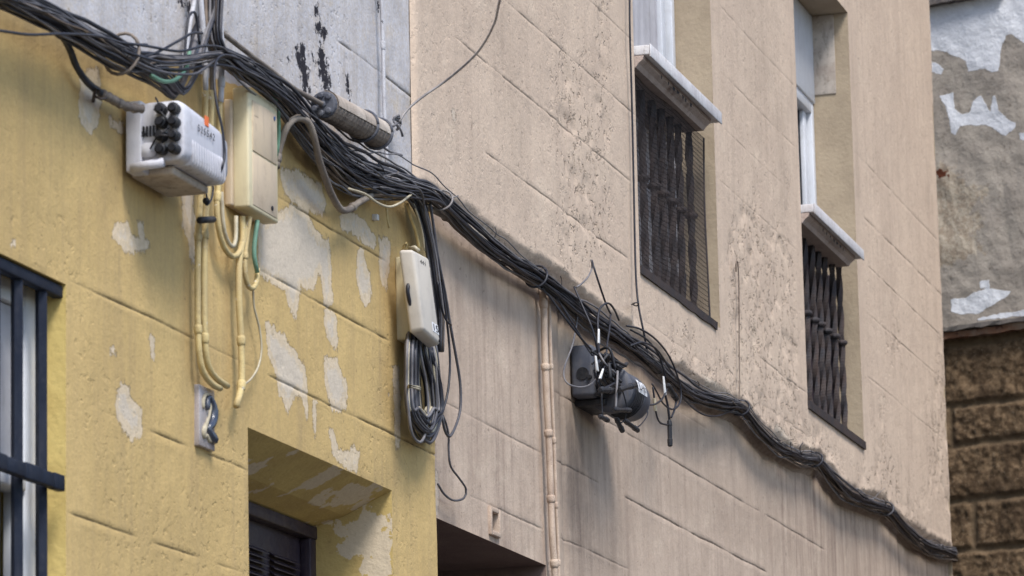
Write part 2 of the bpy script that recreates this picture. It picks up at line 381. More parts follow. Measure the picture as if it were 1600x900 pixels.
peel = np.full_like(XX, -.06)
for p_ in peel_px: poly_sdf(XX, ZZ, px_poly(p_), peel)
flake = np.full_like(XX, -.08)
for p_ in ([(467, 75), (476, 72), (480, 110), (479, 135), (472, 120), (472, 95)], [(500, 68), (508, 85), (512, 100), (508, 130), (501, 110), (500, 90)], [(505, 118), (516, 122), (514, 136), (508, 136)], [(543, 122), (546, 128), (549, 165), (546, 162)], [(494, 40), (500, 38), (512, 52), (500, 56)], [(448, 85), (452, 88), (450, 92)], [(462, 78), (470, 74), (474, 100), (466, 104)], [(472, 110), (482, 112), (484, 140), (476, 140)], [(486, 84), (490, 82), (491, 92)], [(498, 100), (506, 98), (512, 130), (504, 132)], [(492, 20), (496, 12), (500, 24)], [(588, 5), (592, 8), (590, 18)], [(330, 0), (337, 0), (336, 6)], [(281, 0), (286, 0), (300, 18), (296, 20)]):
    poly_sdf(XX, ZZ, px_poly(p_), flake, .08)
flake += .006
zone = np.minimum(ZZ - zbound(XX) - .01, .1)
# a sliver of old white paint at the lower right edge
sl = np.full_like(XX, -.06); poly_sdf(XX, ZZ, px_poly([(680, 725), (690, 735), (690, 808), (680, 812)]), sl)
stain_tone = np.zeros_like(XX)
for a in ((60, 330, 60, 60, .12), (230, 330, 25, 90, .15), (275, 300, 30, 30, .35), (560, 760, 60, 40, .15), (640, 650, 30, 60, .35), (608, 745, 18, 40, .4), (300, 600, 18, 30, .3), (655, 350, 25, 40, .3), (250, 850, 80, 60, .18), (420, 110, 40, 60, .2), (340, 60, 18, 90, .35), (640, 150, 10, 60, .1), (520, 250, 60, 35, .4)):  # soft darker patches, several below the box and behind coil, conduits and bundle
    soft_px(XX, ZZ, *a, stain_tone)
below = ZZ - zbound(XX); stain_tone += .45 * np.exp(-((below + .06) / .05) ** 2) * (ZZ < zbound(XX) + .03)  # darker band along the wall just below the bundle
def y_off(X, Zg):
    return rel + .006 * (fbm(X * 2.5, Zg * 2.5, 1, 4) - .5) + .0045 * (fbm(X * 14, Zg * 9, 4, 3) - .5)
facade('wall', yh, xs, zs, [(yw['s0'], yw['s1'], yw['z0'], yw['z1']), (yd['s0'], yd['s1'], -1, yd['z1'])], y_off,
       dict(runs=.22 + 0 * XX, peel=peel, flake=flake, zone=zone, stain_tone=np.clip(stain_tone, 0, .8), crack=ck, rough=.25 * sst(.45, .6, fbm(XX * 1.5, ZZ * 1.5, 9, 3)), wob=wb), M['yellow'])
# body of the house behind its front
b = MB().box(-4, S_LO - .05, 3.8, 9, -.1, 7.9); obj('body', b, M['yreveal'], yh)
b = MB().box(-4.1, S_LO - .02, 3.1, 9.1, 8.0, 8.15); obj('roof', b, M['brown'], yh)

def reveal(name, parent, s0, s1, z0, z1, depth, mat, soffit_drop=0, sides='lrtb', y00=0):
    m = MB(); y0 = DW + y00; y1 = DW + depth
    def sheet(a, b_, c, d, n=14):
        a, b_, c, d = map(np.array, (a, b_, c, d)); V = []; Fc = []
        for i in range(n + 1):
            for j in range(n + 1):
                u, v = i / n, j / n
                V.append((a * (1 - u) + b_ * u) * (1 - v) + (d * (1 - u) + c * u) * v)
        for i in range(n):
            for j in range(n): k = i * (n + 1) + j; Fc.append((k, k + n + 1, k + n + 2, k + 1))
        m.add(V, Fc)
    if 'l' in sides: sheet((s0, y0, z0), (s0, y1, z0), (s0, y1, z1), (s0, y0, z1))
    if 'r' in sides: sheet((s1, y1, z0), (s1, y0, z0), (s1, y0, z1), (s1, y1, z1 - soffit_drop))
    if 't' in sides: sheet((s0, y0, z1), (s0, y1, z1 - soffit_drop), (s1, y1, z1 - soffit_drop), (s1, y0, z1))
    if 'b' in sides: sheet((s0, y1, z0), (s0, y0, z0), (s1, y0, z0), (s1, y1, z0))
    return obj(name, m, mat, parent)

# --- left barred window
reveal('window_reveal', yh, yw['s0'], yw['s1'], yw['z0'], yw['z1'], .30, M['yreveal'])
wf = obj('window', MB().box(yw['s0'] + .004, yw['s1'] - .004, DW + .20, DW + .24, yw['z0'] + .004, yw['z1'] - .004), M['glass'], yh)
m = MB(); sr = yw['s1']; zt = yw['z1']
m.box(sr - .075, sr - .006, DW + .065, DW + .115, yw['z0'], zt - .01).box(yw['s0'], sr - .075, DW + .065, DW + .115, zt - .06, zt - .01)
m.box(yw['s0'], sr - .075, DW + .060, DW + .112, zt - .46, zt - .40); m.box(sr - .30, sr - .25, DW + .07, DW + .112, yw['z0'], zt - .46)
obj('frame', m, M['pvc'], wf, bevel=.004)
m = MB().box(sr - .25, sr - .08, DW + .08, DW + .11, zt - .40, zt - .062).box(sr - .52, sr - .27, DW + .08, DW + .11, zt - .40, zt - .062).box(sr - .24, sr - .17, DW + .085, DW + .11, yw['z0'], zt - .48)
obj('panel', m, M['shutter'], wf, bevel=.003)
gr = obj('window_grille', MB().box(yw['s0'], sr + .0, DW + .006, DW + .030, zt - .030, zt - .004), M['blueiron'], yh, bevel=.003)
for cx in (66, 28, -8, -46, -86):
    s_ = S(cx, 600, -.02)
    obj('bar', MB().tube([(s_, DW + .022 + .002 * rnd.random(), yw['z0']), (s_ + .002, DW + .022, (yw['z0'] + zt) / 2), (s_ + rnd.uniform(-.003, .003), DW + .022, zt - .012)], .0138, 4), M['blueiron'], gr)
zc_ = Z(40, 737, .0)
m = MB(); sx = [S(-140, 640, 0), S(-40, 680, 0), S(0, 700), S(30, 720), S(55, 735), S(75, 745), S(90, 757)]
for i in range(len(sx) - 1):
    k = .0015 * (i % 2); m.box(sx[i], sx[i + 1] + .001, DW - .016 - k, DW + .004 - k, zc_ - .018 - k, zc_ + .014 + k)
obj('crossbar', m, M['blueiron'], gr, bevel=.003)

# --- door recess
zt = yd['z1']
m_ = reveal('door_reveal', yh, yd['s0'], yd['s1'], .12, zt, .135, M['ydoorrev'], soffit_drop=.062, sides='rt')
m = MB()
y1 = DW + .135; y2 = DW + .225; za = zt - .062; zb = zt - .088
m.add([(yd['s0'], y1, za), (yd['s0'], y2, zb), (yd['s1'], y2, zb), (yd['s1'], y1, za)], [(0, 1, 2, 3)])
m.add([(yd['s1'], y2, .12), (yd['s1'], y1, .12), (yd['s1'], y1, za), (yd['s1'], y2, zb)], [(0, 1, 2, 3)])
m.add([(yd['s0'], y1, zb - .6), (yd['s0'], y1, za), (yd['s0'], y2, zb), (yd['s0'], y2, zb - .6)], [(0, 1, 2, 3)])
obj('inner_reveal', m, M['ydoorrev'], yh)
dr = obj('door', MB().box(yd['s0'] + .005, yd['s1'] - .004, y2 + .02, y2 + .07, .12, zb + .02), M['doorpaint'], yh)
m = MB(); s0, s1 = yd['s0'] + .005, yd['s1'] - .004
m.box(s0, s1, y2 - .014, y2 + .02, zb - .035, zb - .001)
m.box(s1 - .05, s1, y2 - .01, y2 + .02, .12, zb - .035)
m.box(s0 + .5, s0 + .56, y2 - .004, y2 + .02, .12, zb - .035)
obj('door_frame', m, M['doorpaint'], dr, bevel=.003)
for (a, b_) in ((s0 + .06, s0 + .25), (s0 + .29, s0 + .48), (s0 + .60, s0 + .80), (s0 + .84, s1 - .09)):
    z = zb - .115; m = MB()
    while z > zb - .65:
        m.hexa([(a, y2 + .004, z), (b_, y2 + .004, z), (b_, y2 + .018, z + .010), (a, y2 + .018, z + .010)], [(a, y2 + .004, z + .003), (b_, y2 + .004, z + .003), (b_, y2 + .018, z + .013), (a, y2 + .018, z + .013)]); z -= .0165
    obj('louvre_panel', m, M['doorpaint'], dr)

# ================================================================ BEIGE HOUSE
bh = thing('beige_house', 'beige pink plastered house with two tall windows over iron grilles', 'house', (14, 3.3, 0))
ZS_LO = Z(1050, 461)                                  # foot of the grilles
ZTOP = Z(1319, 19)
ww = [dict(s0=S(988, 200), s1=S(1108, 130), z0=ZS_LO + .0, z1=ZTOP), dict(s0=S(1247, 345), s1=S(1338, 500), z0=Z(1300, 662), z1=ZTOP)]
bd = dict(s0=S_LO + .001, s1=S(853, 884), z0=.12, z1=Z(760, 843))
vt = dict(s0=S(768, 820), s1=S(781, 820), z0=Z(774, 834), z1=Z(774, 797))
bj = [(.885, [(778, 985, 1.0)]), (.82, [(705, 980, 1.0), (1352, 1475, .7)]), (.7465, [(752, 975, 1.0), (1180, 1258, .8)]), (.951, [(860, 985, .6), (1352, 1475, .9), (1130, 1240, .4)]), (.895, [(1350, 1475, .9), (1115, 1240, .5)]),
      (1.0045, [(1345, 1470, .9), (1120, 1235, .5)]), (.70, [(1000, 1100, .3), (1180, 1258, .7)]), (.5885, [(870, 1190, .8), (1200, 1290, .7)]), (.5285, [(690, 870, .5), (980, 1200, 1.0), (866, 940, .6)]),
      (.4635, [(740, 850, .6), (880, 985, .7)]), (1.07, [(1120, 1235, .5), (1330, 1460, .6)]), (.64, [(1030, 1110, .4)])]
xs = levels(S_UP, S_END, .0145, [], [], [S_LO, bd['s1'], vt['s0'], vt['s1']] + [q[k] for q in ww for k in ('s0', 's1')])
zs = levels(2.55, 6.75, .0145, [-.1, .12, 1.2, 2.2], [7.2, 8.4], [bd['z1'], vt['z0'], vt['z1']] + [q[k] for q in ww for k in ('z0', 'z1')], [joint_z(h, 1000) for h, _ in bj])
XX, ZZ = np.meshgrid(xs, zs, indexing='ij')
rel, ck, wb = joint_fields(XX, ZZ, bj)
zbb = zbound(XX) + .012 + .028 * (fbm(XX * 5, XX * 0, 21, 5) - .5) + .02 * (fbm(XX * 22, XX * 0, 23, 3) - .5)
up = sst(-.004, .010, ZZ - zbb)
roughm = up * np.clip(sst(S(840, 100), S(905, 100), XX) * sst(.40, .56, fbm(XX * 1.1, ZZ * 1.1, 31, 4)) * 1.3 + .15, 0, 1)
smooth = np.zeros_like(XX)
for q in ww: smooth = np.maximum(smooth, (1 - sst(.12, .22, np.maximum(q['s0'] - XX, XX - q['s1']))) * sst(q['z0'] - .12, q['z0'] - .04, ZZ))
roughm *= 1 - .85 * smooth
stain_tone = np.zeros_like(XX)
for a in ((905, 760, 28, 170, .55), (960, 780, 16, 120, .25), (1060, 720, 12, 80, .12), (880, 620, 12, 200, .3), (720, 460, 12, 60, .3), (700, 800, 30, 25, .3), (774, 838, 10, 14, .3), (960, 700, 40, 60, .3), (775, 60, 20, 90, .2), (800, 200, 14, 120, .2), (1180, 100, 30, 120, .18), (1215, 250, 10, 120, .22), (1335, 250, 8, 200, .15), (1100, 440, 12, 40, .1), (1440, 830, 20, 20, .2), (700, 620, 20, 60, .15), (980, 840, 20, 80, .2), (1160, 800, 90, 70, .22), (1300, 860, 60, 40, .2), (905, 700, 14, 260, .25), (940, 860, 24, 60, .25)):  # streaks under the terminal, soft darker patches, broad darker tone at lower right
    soft_px(XX, ZZ, *a, stain_tone)
dzb = ZZ - zbb; stain_tone += .26 * np.exp(-((dzb + .05) / .055) ** 2) * (dzb < .01)  # strip of darker tone beneath the cables
def b_off(X, Zg):
    o = -.008 + up * .021 + rel
    o += .006 * (fbm(X * 2.2, Zg * 2.2, 2, 4) - .5) + .004 * (fbm(X * 12, Zg * 8, 6, 3) - .5)
    d_ = fbm(X * 13 + Zg * 6, Zg * 13, 8, 3); o -= roughm * .007 * sst(.50, .72, d_)
    lip = np.exp(-((Zg - zbb - .012) / .012) ** 2) * .006; o += lip * sst(.45, .6, fbm(X * 4, Zg * 0, 41, 2))
    if True: o = .001 + (o - .001) * sst(S_UP, S_UP + .02, X)
    # grooves beside the drain pipes and a faint pilaster edge
    o -= .010 * np.exp(-((X - S(884, 700)) / .018) ** 2) * (1 - up)
    return o
peel = np.full_like(XX, -.06)
for p_ in ([(703, 330), (760, 352), (800, 392), (870, 432), (862, 436), (790, 400), (740, 362)], [(1085, 580), (1110, 592), (1150, 622), (1130, 625), (1100, 606)], [(1208, 660), (1235, 690), (1225, 700), (1205, 680)], [(683, 733), (690, 740), (690, 808), (683, 812)], [(697, 172), (703, 170), (708, 190), (700, 195)]):
    poly_sdf(XX, ZZ, px_poly(p_), peel)
peel -= .004
zone = np.minimum(zbb - ZZ, .1)
facade('wall', bh, xs, zs, [(q['s0'], q['s1'], q['z0'], q['z1']) for q in ww] + [(bd['s0'], bd['s1'], -1, bd['z1']), (S_UP - .01, S_LO, -1, Z(665, 320)), (vt['s0'], vt['s1'], vt['z0'], vt['z1'])], b_off,
       dict(runs=np.clip(1.05 - up, .08, 1) * (.25 + .75 * sst(.38, .62, fbm(XX * .9, ZZ * .35, 91, 3))), peel=peel, flake=np.full_like(XX, -.1), zone=zone, stain_tone=np.clip(stain_tone, 0, .8), crack=ck, rough=roughm, wob=wb, base_off=.001 + (-.009 + up * .021) * sst(S_UP, S_UP + .02, XX)), M['beige'])
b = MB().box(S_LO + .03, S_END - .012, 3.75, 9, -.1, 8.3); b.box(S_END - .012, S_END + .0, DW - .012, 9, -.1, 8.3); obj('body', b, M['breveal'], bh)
b = MB().box(S_LO, S_END + .02, 3.05, 9.1, 8.41, 8.56); obj('roof', b, M['brown'], bh)
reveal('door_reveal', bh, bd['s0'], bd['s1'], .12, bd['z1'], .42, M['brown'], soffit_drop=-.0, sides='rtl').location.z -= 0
obj('door', MB().box(bd['s0'] + .01, bd['s1'] - .01, DW + .40, DW + .44, .12, bd['z1'] - .003), M['doorpaint'], bh, bevel=.004)
vf = obj('vent', MB().box(vt['s0'] + .003, vt['s1'] - .003, DW + .035, DW + .05, vt['z0'] + .003, vt['z1'] - .003), M['shutter'], bh)
m = MB(); t_ = .007; s0, s1, z0, z1 = vt['s0'], vt['s1'], vt['z0'], vt['z1']
m.box(s0 - t_, s0 + t_, DW - .002, DW + .02, z0 - t_, z1 + t_).box(s1 - t_ * .6, s1 + t_, DW - .002, DW + .03, z0 - t_, z1 + t_).box(s0 + t_, s1 - t_, DW - .001, DW + .03, z1 - t_, z1 + t_).box(s0 + t_, s1 - t_, DW - .004, DW + .02, z0 - t_, z0 + t_)
obj('frame', m, M['bduct'], vf, bevel=.002)
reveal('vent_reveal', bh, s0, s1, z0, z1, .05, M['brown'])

ZSILL = Z(1350, 400, .05)
def twisted_bar(s_, y, z0, z1, r, zc, ph):
    m = MB(); n = 60; V = []
    for i in range(n + 1):
        f_ = i / n; a0 = ph + f_ * 9; z = z0 + (z1 - z0) * f_
        for k in range(4):
            a = a0 + k * math.pi / 2; rr = r * (1.0 + .03 * math.sin(i * 2.1 + ph * 3)); V.append((s_ + rr * math.cos(a) + .002 * math.sin(f_ * 5 + ph), y + rr * math.sin(a), z))
    Fc = [(i * 4 + k, i * 4 + (k + 1) % 4, (i + 1) * 4 + (k + 1) % 4, (i + 1) * 4 + k) for i in range(n) for k in range(4)]
    m.add(V, Fc); pr = [(-.012, .012), (-.010, .021), (-.003, .026), (.003, .026), (.010, .021), (.012, .012)]
    m.tube([(s_, y, zc + a) for a, _ in pr], [q for _, q in pr], 8)
    return m
for wi, q in enumerate(ww):
    s0, s1, z0, z1 = q['s0'], q['s1'], q['z0'], q['z1']
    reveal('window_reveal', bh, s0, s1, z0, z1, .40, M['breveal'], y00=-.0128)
    dep = .135 if wi == 0 else .165
    # upper window
    wd = obj('window', MB().box(s0 + .003, s1 - .003, DW + dep + .03, DW + dep + .05, ZSILL - .02, z1 - .003), M['glass'], bh)
    m = MB(); y0, y1 = DW + dep, DW + dep + .06; zt = z1 - (.003 if wi == 0 else .17)
    if wi == 1:   # roller shutter casing under the lintel
        obj('shutter_box', MB().box(s0 + .003, s1 - .003, DW + dep - .02, DW + dep + .04, z1 - .40, z1 - .003), M['pvc'], wd, bevel=.004); zt = z1 - .40
    m.box(s1 - .05, s1 - .004, y0 - .012, y1, ZSILL, zt).box(s0 + .004, s0 + .05, y0 - .012, y1, ZSILL, zt).box(s0 + .05, s1 - .05, y0 - .012, y1, zt - .05, zt).box(s0 + .05, s1 - .05, y0 - .012, y1, ZSILL, ZSILL + .045)
    obj('frame', m, M['pvc'], wd, bevel=.003)
    m = MB(); mid = s1 - .62
    for (a, b_) in ((mid - .05, s1 - .075), (s0 + .06, mid + .01)):
        yy = y0 + .008 if a > mid - .1 else y0 + .028
        m.box(b_ - .055, b_, yy, yy + .02, ZSILL + .046, zt - .052).box(a, a + .055, yy, yy + .02, ZSILL + .046, zt - .052).box(a + .055, b_ - .055, yy + .001, yy + .02, ZSILL + .046, ZSILL + .11)
    obj('sash', m, M['pvc'], wd, bevel=.003)
    m = MB(); V = []; n = 60
    for i in range(n + 1):
        x = s0 + .06 + (s1 - s0 - .14) * i / n; yy = DW + dep + .024 - .004 * math.sin(i * 1.3)
        V += [(x, yy, ZSILL + .1), (x, yy, zt - .06)]
    m.add(V, [(2 * i, 2 * i + 2, 2 * i + 3, 2 * i + 1) for i in range(n)]); 
    if wi == 0: obj('curtain', m, M['shutter'], wd)
    # sill slab and its moulding
    zl = ZSILL
    a_, b_ = s0 + .005, S(1128, 187, .07) if wi == 0 else S(1350, 401, .07)
    m = MB().box(a_, b_, DW - .065, DW + dep - .014, zl - .034, zl - .0)
    m.box(a_, b_ - .0, DW - .071, DW - .0655, zl - .042, zl + .004)
    sl_ = obj('sill', m, M['sill'], bh, bevel=.003)
    m = MB(); pr = [(-.046, -.036), (-.042, -.050), (-.026, -.062), (-.016, -.076), (.12, -.076), (.12, -.036)]
    a2, b2 = a_ + .0, b_ - .07
    m.add([(a2, DW + y, zl + z) for y, z in pr] + [(b2, DW + y, zl + z) for y, z in pr], [(5, 4, 3, 2, 1, 0), (6, 7, 8, 9, 10, 11)] + [(k, (k + 1) % 6, 6 + (k + 1) % 6, 6 + k) for k in range(6)])
    obj('sill_moulding', m, M['silldark'], sl_)
    for k in range(7):
        m = MB()
        x = a_ + .25 + k * .07 + rnd.uniform(-.02, .02); w_ = rnd.uniform(.015, .05); m.add([(x, DW - .0455 + .0, zl - .050), (x + w_, DW - .0455, zl - .052), (x + w_ * .8, DW - .043, zl - .060 - .008 * rnd.random()), (x + w_ * .3, DW - .043, zl - .062)], [(0, 1, 2, 3)])
        for i_ in range(len(m.v)): m.v[i_] = (m.v[i_][0], m.v[i_][1] - .004, m.v[i_][2])
        obj('mould_spot', m, M['ink'], sl_)
    # grille below
    zg1 = zl - .077
    gr = obj('window_grille', MB().box(s0 + .004, s1 - (.08 if wi == 0 else .05), DW + (.015 if wi == 0 else .03) , DW + (.065 if wi == 0 else .085), z0 + .002, z0 + .022), M['iron'], bh, bevel=.003)
    m = MB()
    if wi == 0:      # ragged projecting iron foot
        n = 26; V = []
        for i in range(n + 1):
            x = s0 - .0 + (s1 - s0 - .075) * i / n; dz = .010 * float(fbm(np.array(i * .5), np.array(wi), 81, 3))
            V += [(x, DW - .020, z0 - .014 - dz), (x, DW - .022, z0 + .008), (x, DW + .02, z0 + .016), (x, DW + .02, z0 - .014)]
        m.add(V, [(4 * i + k, 4 * i + 4 + k, 4 * i + 4 + (k + 1) % 4, 4 * i + (k + 1) % 4) for i in range(n) for k in range(4)] + [(0, 1, 2, 3), (4 * n + 3, 4 * n + 2, 4 * n + 1, 4 * n)])
    else: m.box(s0 - .005, s1 + .0, DW - .022, DW + .03, z0 - .022, z0 + .012)
    obj('bottom_rail', m, M['iron'], gr)
    yb = DW + (.05 if wi == 0 else .045)
    cols = [(1005, 278), (1022, 291), (1036, 302), (1050, 314), (1063, 328), (1080, 338)] if wi == 0 else [(1260, 490), (1272, 501), (1282, 508), (1292, 517), (1304, 526), (1315, 536)]
    for k, (cx, cy) in enumerate(cols):
        p_ = P(cx, cy, DW - yb)
        obj('bar', twisted_bar(p_[0], yb, z0 + .01, zg1 + .02, .0152, p_[2] + rnd.uniform(-.003, .003), k * 1.3), M['iron'], gr, smooth=False)
    # low window behind the bars
    LD = .13 if wi == 0 else .085
    lw = obj('lower_window', MB().box(s0 + .003, s1 - .003, DW + LD + .05, DW + LD + .08, z0 + .003, zg1 - .003), M['glass'], bh)
    m = MB(); ya, yb2 = DW + LD, DW + LD + .05
    for a, b2 in ((s1 - .06, s1 - .004), (s0 + .01, s0 + .07), ((s0 + s1) / 2 - .04, (s0 + s1) / 2 + .04)):
        obj('stile', MB().box(a, b2, ya, yb2, z0, zg1), M['shutter'] if wi == 0 else M['doorpaint'], lw, bevel=.004)
    if wi == 0:
        for a in (s0 + .08, s0 + .30, s0 + .72): obj('panel', MB().box(a, a + .14, ya + .02, yb2 - .005, z0 + .02, zg1 - .02), M['shutter'], lw, bevel=.003)
    if wi == 0:
        # wire netting stretched over the grille
        m = MB(); y = DW + .012; a, b_ = s0 + .004, s1 - .075; zA, zB = z0 + .012, zg1 - .002; step = .0175; r = .0011
        def wob(x, z): return (x + .006 * math.sin(z * 9 + x * 3), y + .012 * math.sin((x - a) * 6) * math.sin((z - zA) * 4) - .004, z + .004 * math.sin(x * 11))
        nx = int((b_ - a) / step); nz = int((zB - zA) / step)
        for i in range(nx + 1):
            x = a + (b_ - a) * i / nx; m.tube([wob(x, zA + (zB - zA) * j / 12) for j in range(13)], r, 3, False)
        for j in range(nz + 1):
            z = zA + (zB - zA) * j / nz; m.tube([wob(a + (b_ - a) * i / 16, z) for i in range(17)], r, 3, False)
        obj('wire_netting', m, painted('rusty netting wire', (.055, .042, .04), (.035, .028, .028), .7, (.02, .018, .018), .4, 30), gr)
        m = MB().tube([wob(b_, zA + (zB - zA) * j / 30) for j in range(31)], .004, 5); obj('netting_edge', m, M['iron'], gr)
# roller shutter box cover / cable conduit patch in the head of the second window
q = ww[1]; obj('cement_patch', MB().box(q['s1'] - .006, q['s1'] + .002, DW + .05, DW + .17, q['z1'] - .36, q['z1'] - .005), M['splicetop'], bh, bevel=.002)

# ================================================================ STONE HOUSE beyond the corner
az2 = math.atan2(0, 1)
HX = S_END + 1.6
_vl = ROT @ np.array([-9800, -1220, -F]); DIRS = np.array([_vl[0], _vl[1], 0]); DIRS /= np.linalg.norm(DIRS); DIRS = -DIRS if DIRS[1] > 0 else DIRS   # runs from the street's left wall to the right
NRM = np.array([-abs(DIRS[1]), DIRS[0] * (1 if DIRS[1] < 0 else -1), 0]); 
if NRM @ DIRS > 1e-6: NRM = np.cross(DIRS, [0, 0, 1])
if NRM[0] > 0: NRM = -NRM
r0 = ray(1470, 500); r0 = CAM + r0 * (HX / r0[0]); H0 = np.array([r0[0], r0[1], 0])
def Q(px, py, off=0):
    r = ray(px, py); t_ = ((H0 + NRM * off - CAM) @ NRM) / (r @ NRM); p = CAM + r * t_; return float((p - H0) @ DIRS), float(p[2])
sh = thing('stone_house', 'old stone house beyond the corner with peeling white plaster over brown stone', 'house', (H0[0], H0[1], 0))
zl = lambda px, py: Q(px, py)[1]
zc = Q(1535, 515)[1]
crs = [Q(1540, 532)[1], Q(1540, 628)[1], Q(1540, 690)[1], Q(1540, 779)[1], Q(1540, 856)[1], Q(1540, 945)[1]]
vj = {0: [Q(1472, 570)[0] - .02, Q(1640, 570)[0]], 1: [Q(1484, 660)[0], Q(1625, 660)[0]], 2: [Q(1470, 730)[0] - .1, Q(1700, 730)[0]], 3: [Q(1518, 820)[0], Q(1660, 820)[0]], 4: [Q(1475, 900)[0], Q(1610, 900)[0]]}
us = levels(-.5, 1.9, .008, [-3, -1.5], [3, 6], [])
zs = levels(Q(1540, 980)[1], Q(1540, -60)[1], .008, [-.1, 1.2, 2.4], [9.5], [])
UU, ZZ = np.meshgrid(us, zs, indexing='ij')
low = ZZ < zc - .02
wobz = .02 * (fbm(UU * 5, ZZ * 5, 51, 3) - .5)
jd = np.full_like(UU, 9.)
for z in crs: jd = np.minimum(jd, np.abs(ZZ + wobz - z))
for k, lst in vj.items():
    inb = (ZZ < crs[k]) & (ZZ > crs[k + 1])
    for u in lst: jd = np.where(inb, np.minimum(jd, np.abs(UU + wobz - u)), jd)
jo = 1 - sst(.006, .03, jd + .008 * (fbm(UU * 22, ZZ * 22, 57, 3) - .5))
def s_off(X, Zg):
    st = .030 * (fbm(X * 9, Zg * 9, 61, 5) - .45) + .012 * fbm(X * 40, Zg * 40, 62, 2)
    lower = st * (1 - jo * .7) - .010 * jo - .02
    dn = fbm(X * 7, Zg * 7, 64, 2); upper = .022 * (fbm(X * 6, Zg * 6, 63, 5) - .5) + .02 * np.abs(dn - .5) * (1 - sst(Q(1540, 200)[1] - .2, Q(1540, 200)[1] + .2, Zg))
    return np.where(low, lower, upper)
peel = np.full_like(UU, -.06)
def qp(poly): return np.array([Q(*p) for p in poly])
for p_ in ([(1400, -80), (1700, -80), (1700, 60), (1600, 68), (1597, 65), (1580, 52), (1572, 56), (1565, 70), (1562, 90), (1560, 112), (1550, 114), (1540, 108), (1512, 112), (1510, 95), (1480, 82), (1452, 78), (1440, 76)],
           [(1444, 94), (1460, 97), (1474, 108), (1470, 116), (1455, 112), (1444, 108)],
           [(1467, 150), (1488, 144), (1492, 170), (1502, 178), (1515, 175), (1520, 158), (1532, 148), (1542, 165), (1547, 175), (1550, 150), (1555, 148), (1560, 172), (1580, 190), (1587, 192), (1585, 200), (1572, 213), (1558, 205), (1540, 195), (1515, 195), (1500, 198), (1493, 210), (1486, 208), (1484, 190), (1476, 165)],
           [(1592, 208), (1610, 210), (1608, 222), (1593, 218)], [(1530, 440), (1545, 438), (1548, 450), (1532, 452)],
           [(1486, 468), (1510, 465), (1530, 455), (1545, 450), (1580, 455), (1570, 465), (1545, 480), (1530, 490), (1500, 492), (1488, 485)], [(1526, 498), (1560, 490), (1620, 482), (1620, 492), (1580, 496), (1530, 501)]):
    poly_sdf(UU, ZZ, qp(p_), peel)
hole = np.full_like(UU, -.06)
for p_ in ([(1455, 268), (1475, 264), (1485, 275), (1470, 278)], ): poly_sdf(UU, ZZ, qp(p_), hole)
pale = np.full_like(UU, -.3)
for p_ in ([(1440, 265), (1490, 262), (1540, 300), (1525, 360), (1535, 380), (1500, 400), (1440, 425)],): poly_sdf(UU, ZZ, qp(p_), pale, .3)
t = NT('old stone and render'); n = t.noise
ren = t.mix(t.mr(n(4, 6, .7), .35, .65), (.42, .37, .315), (.32, .28, .24))
ren = t.mix(t.mr(t.ma('ADD', t.at('pale'), t.mr(n(9, 7, .75), 0, 1, -.16, .16)), -.01, .01), ren, t.mix(t.mr(n(25, 6, .7), .4, .6), (.50, .43, .34), (.36, .29, .22)))
ren = t.mix(t.mr(n(22, 6, .7), .56, .70, 0, .6), ren, (.14, .115, .095))
stn = t.mix(t.mr(n(20, 6, .7), .40, .62), (.085, .055, .032), (.20, .135, .08))
stn = t.mix(t.mr(n(60, 5, .7), .58, .68, 0, .8), stn, (.27, .21, .145)); stn = t.mix(t.mr(n(4, 4), .5, .65, 0, .6), stn, (.05, .032, .02))
stn = t.mix(t.ma('MULTIPLY', t.at('joint'), .75), stn, (.14, .10, .062))
c = t.mix(t.at('lower'), ren, stn)
sd = t.ma('ADD', t.at('peel'), t.mr(n(14, 5, .65), 0, 1, -.012, .012)); pk = t.mr(sd, -.0005, .001)
c = t.mix(pk, c, t.mix(t.mr(n(3, 5), .3, .7), (.76, .77, .80), (.68, .69, .73)))
c = t.mix(t.mr(t.ma('ADD', t.at('hole'), t.mr(n(40, 5), 0, 1, -.03, .03)), 0, .002), c, (.13, .045, .025))
M['stone'] = t.fin(c, .95, t.bump(pk, 1, .006, t.bump(n(70, 5, .65), .8, .004, t.bump(n(14, 5, .6), .8, .010))), spec=.1)
facade('wall', sh, us, zs, [], s_off, dict(peel=peel, hole=hole, pale=pale, joint=jo, lower=low.astype(float)), M['stone'],
       pt=lambda X, o, Zg: np.stack([H0[0] + DIRS[0] * X + NRM[0] * o, H0[1] + DIRS[1] * X + NRM[1] * o, Zg], -1))
def stone_bar(name, u0, u1, z0, z1, o0, o1, mat, par, jag=.006, seed=0):
    m = MB(); n = 60; V = []; rr = random.Random(seed)
    for i in range(n + 1):
        u = u0 + (u1 - u0) * i / n
        for (o_, z) in ((o0, z0), (o1, z0), (o1, z1), (o0, z1)):
            oo = o_ + (rr.uniform(-jag, jag) if o_ == o1 else 0); z_ = z + rr.uniform(-jag, jag)
            p = H0 + DIRS * u + NRM * oo; V.append((p[0], p[1], z_))
    m.add(V, [(4 * i + k, 4 * i + 4 + k, 4 * i + 4 + (k + 1) % 4, 4 * i + (k + 1) % 4) for i in range(n) for k in range(4)] + [(0, 1, 2, 3), (4 * n + 3, 4 * n + 2, 4 * n + 1, 4 * n)])
    return obj(name, m, mat, par)
M['brickled'] = reveal_mat('old brick ledge', (.20, .10, .06), (.26, .2, .15), (.10, .05, .035))
M['greyledge'] = reveal_mat('grey ledge stone', (.20, .18, .16), (.15, .13, .12))
stone_bar('ledge', -.5, 1.9, zc + .006, zc + .028, -.02, .055, M['greyledge'], sh, .004, 3)
stone_bar('brick_course', -.5, 1.9, zc - .030, zc + .003, -.02, .035, M['brickled'], sh, .004, 4)
ze = Q(1500, 3)[1]
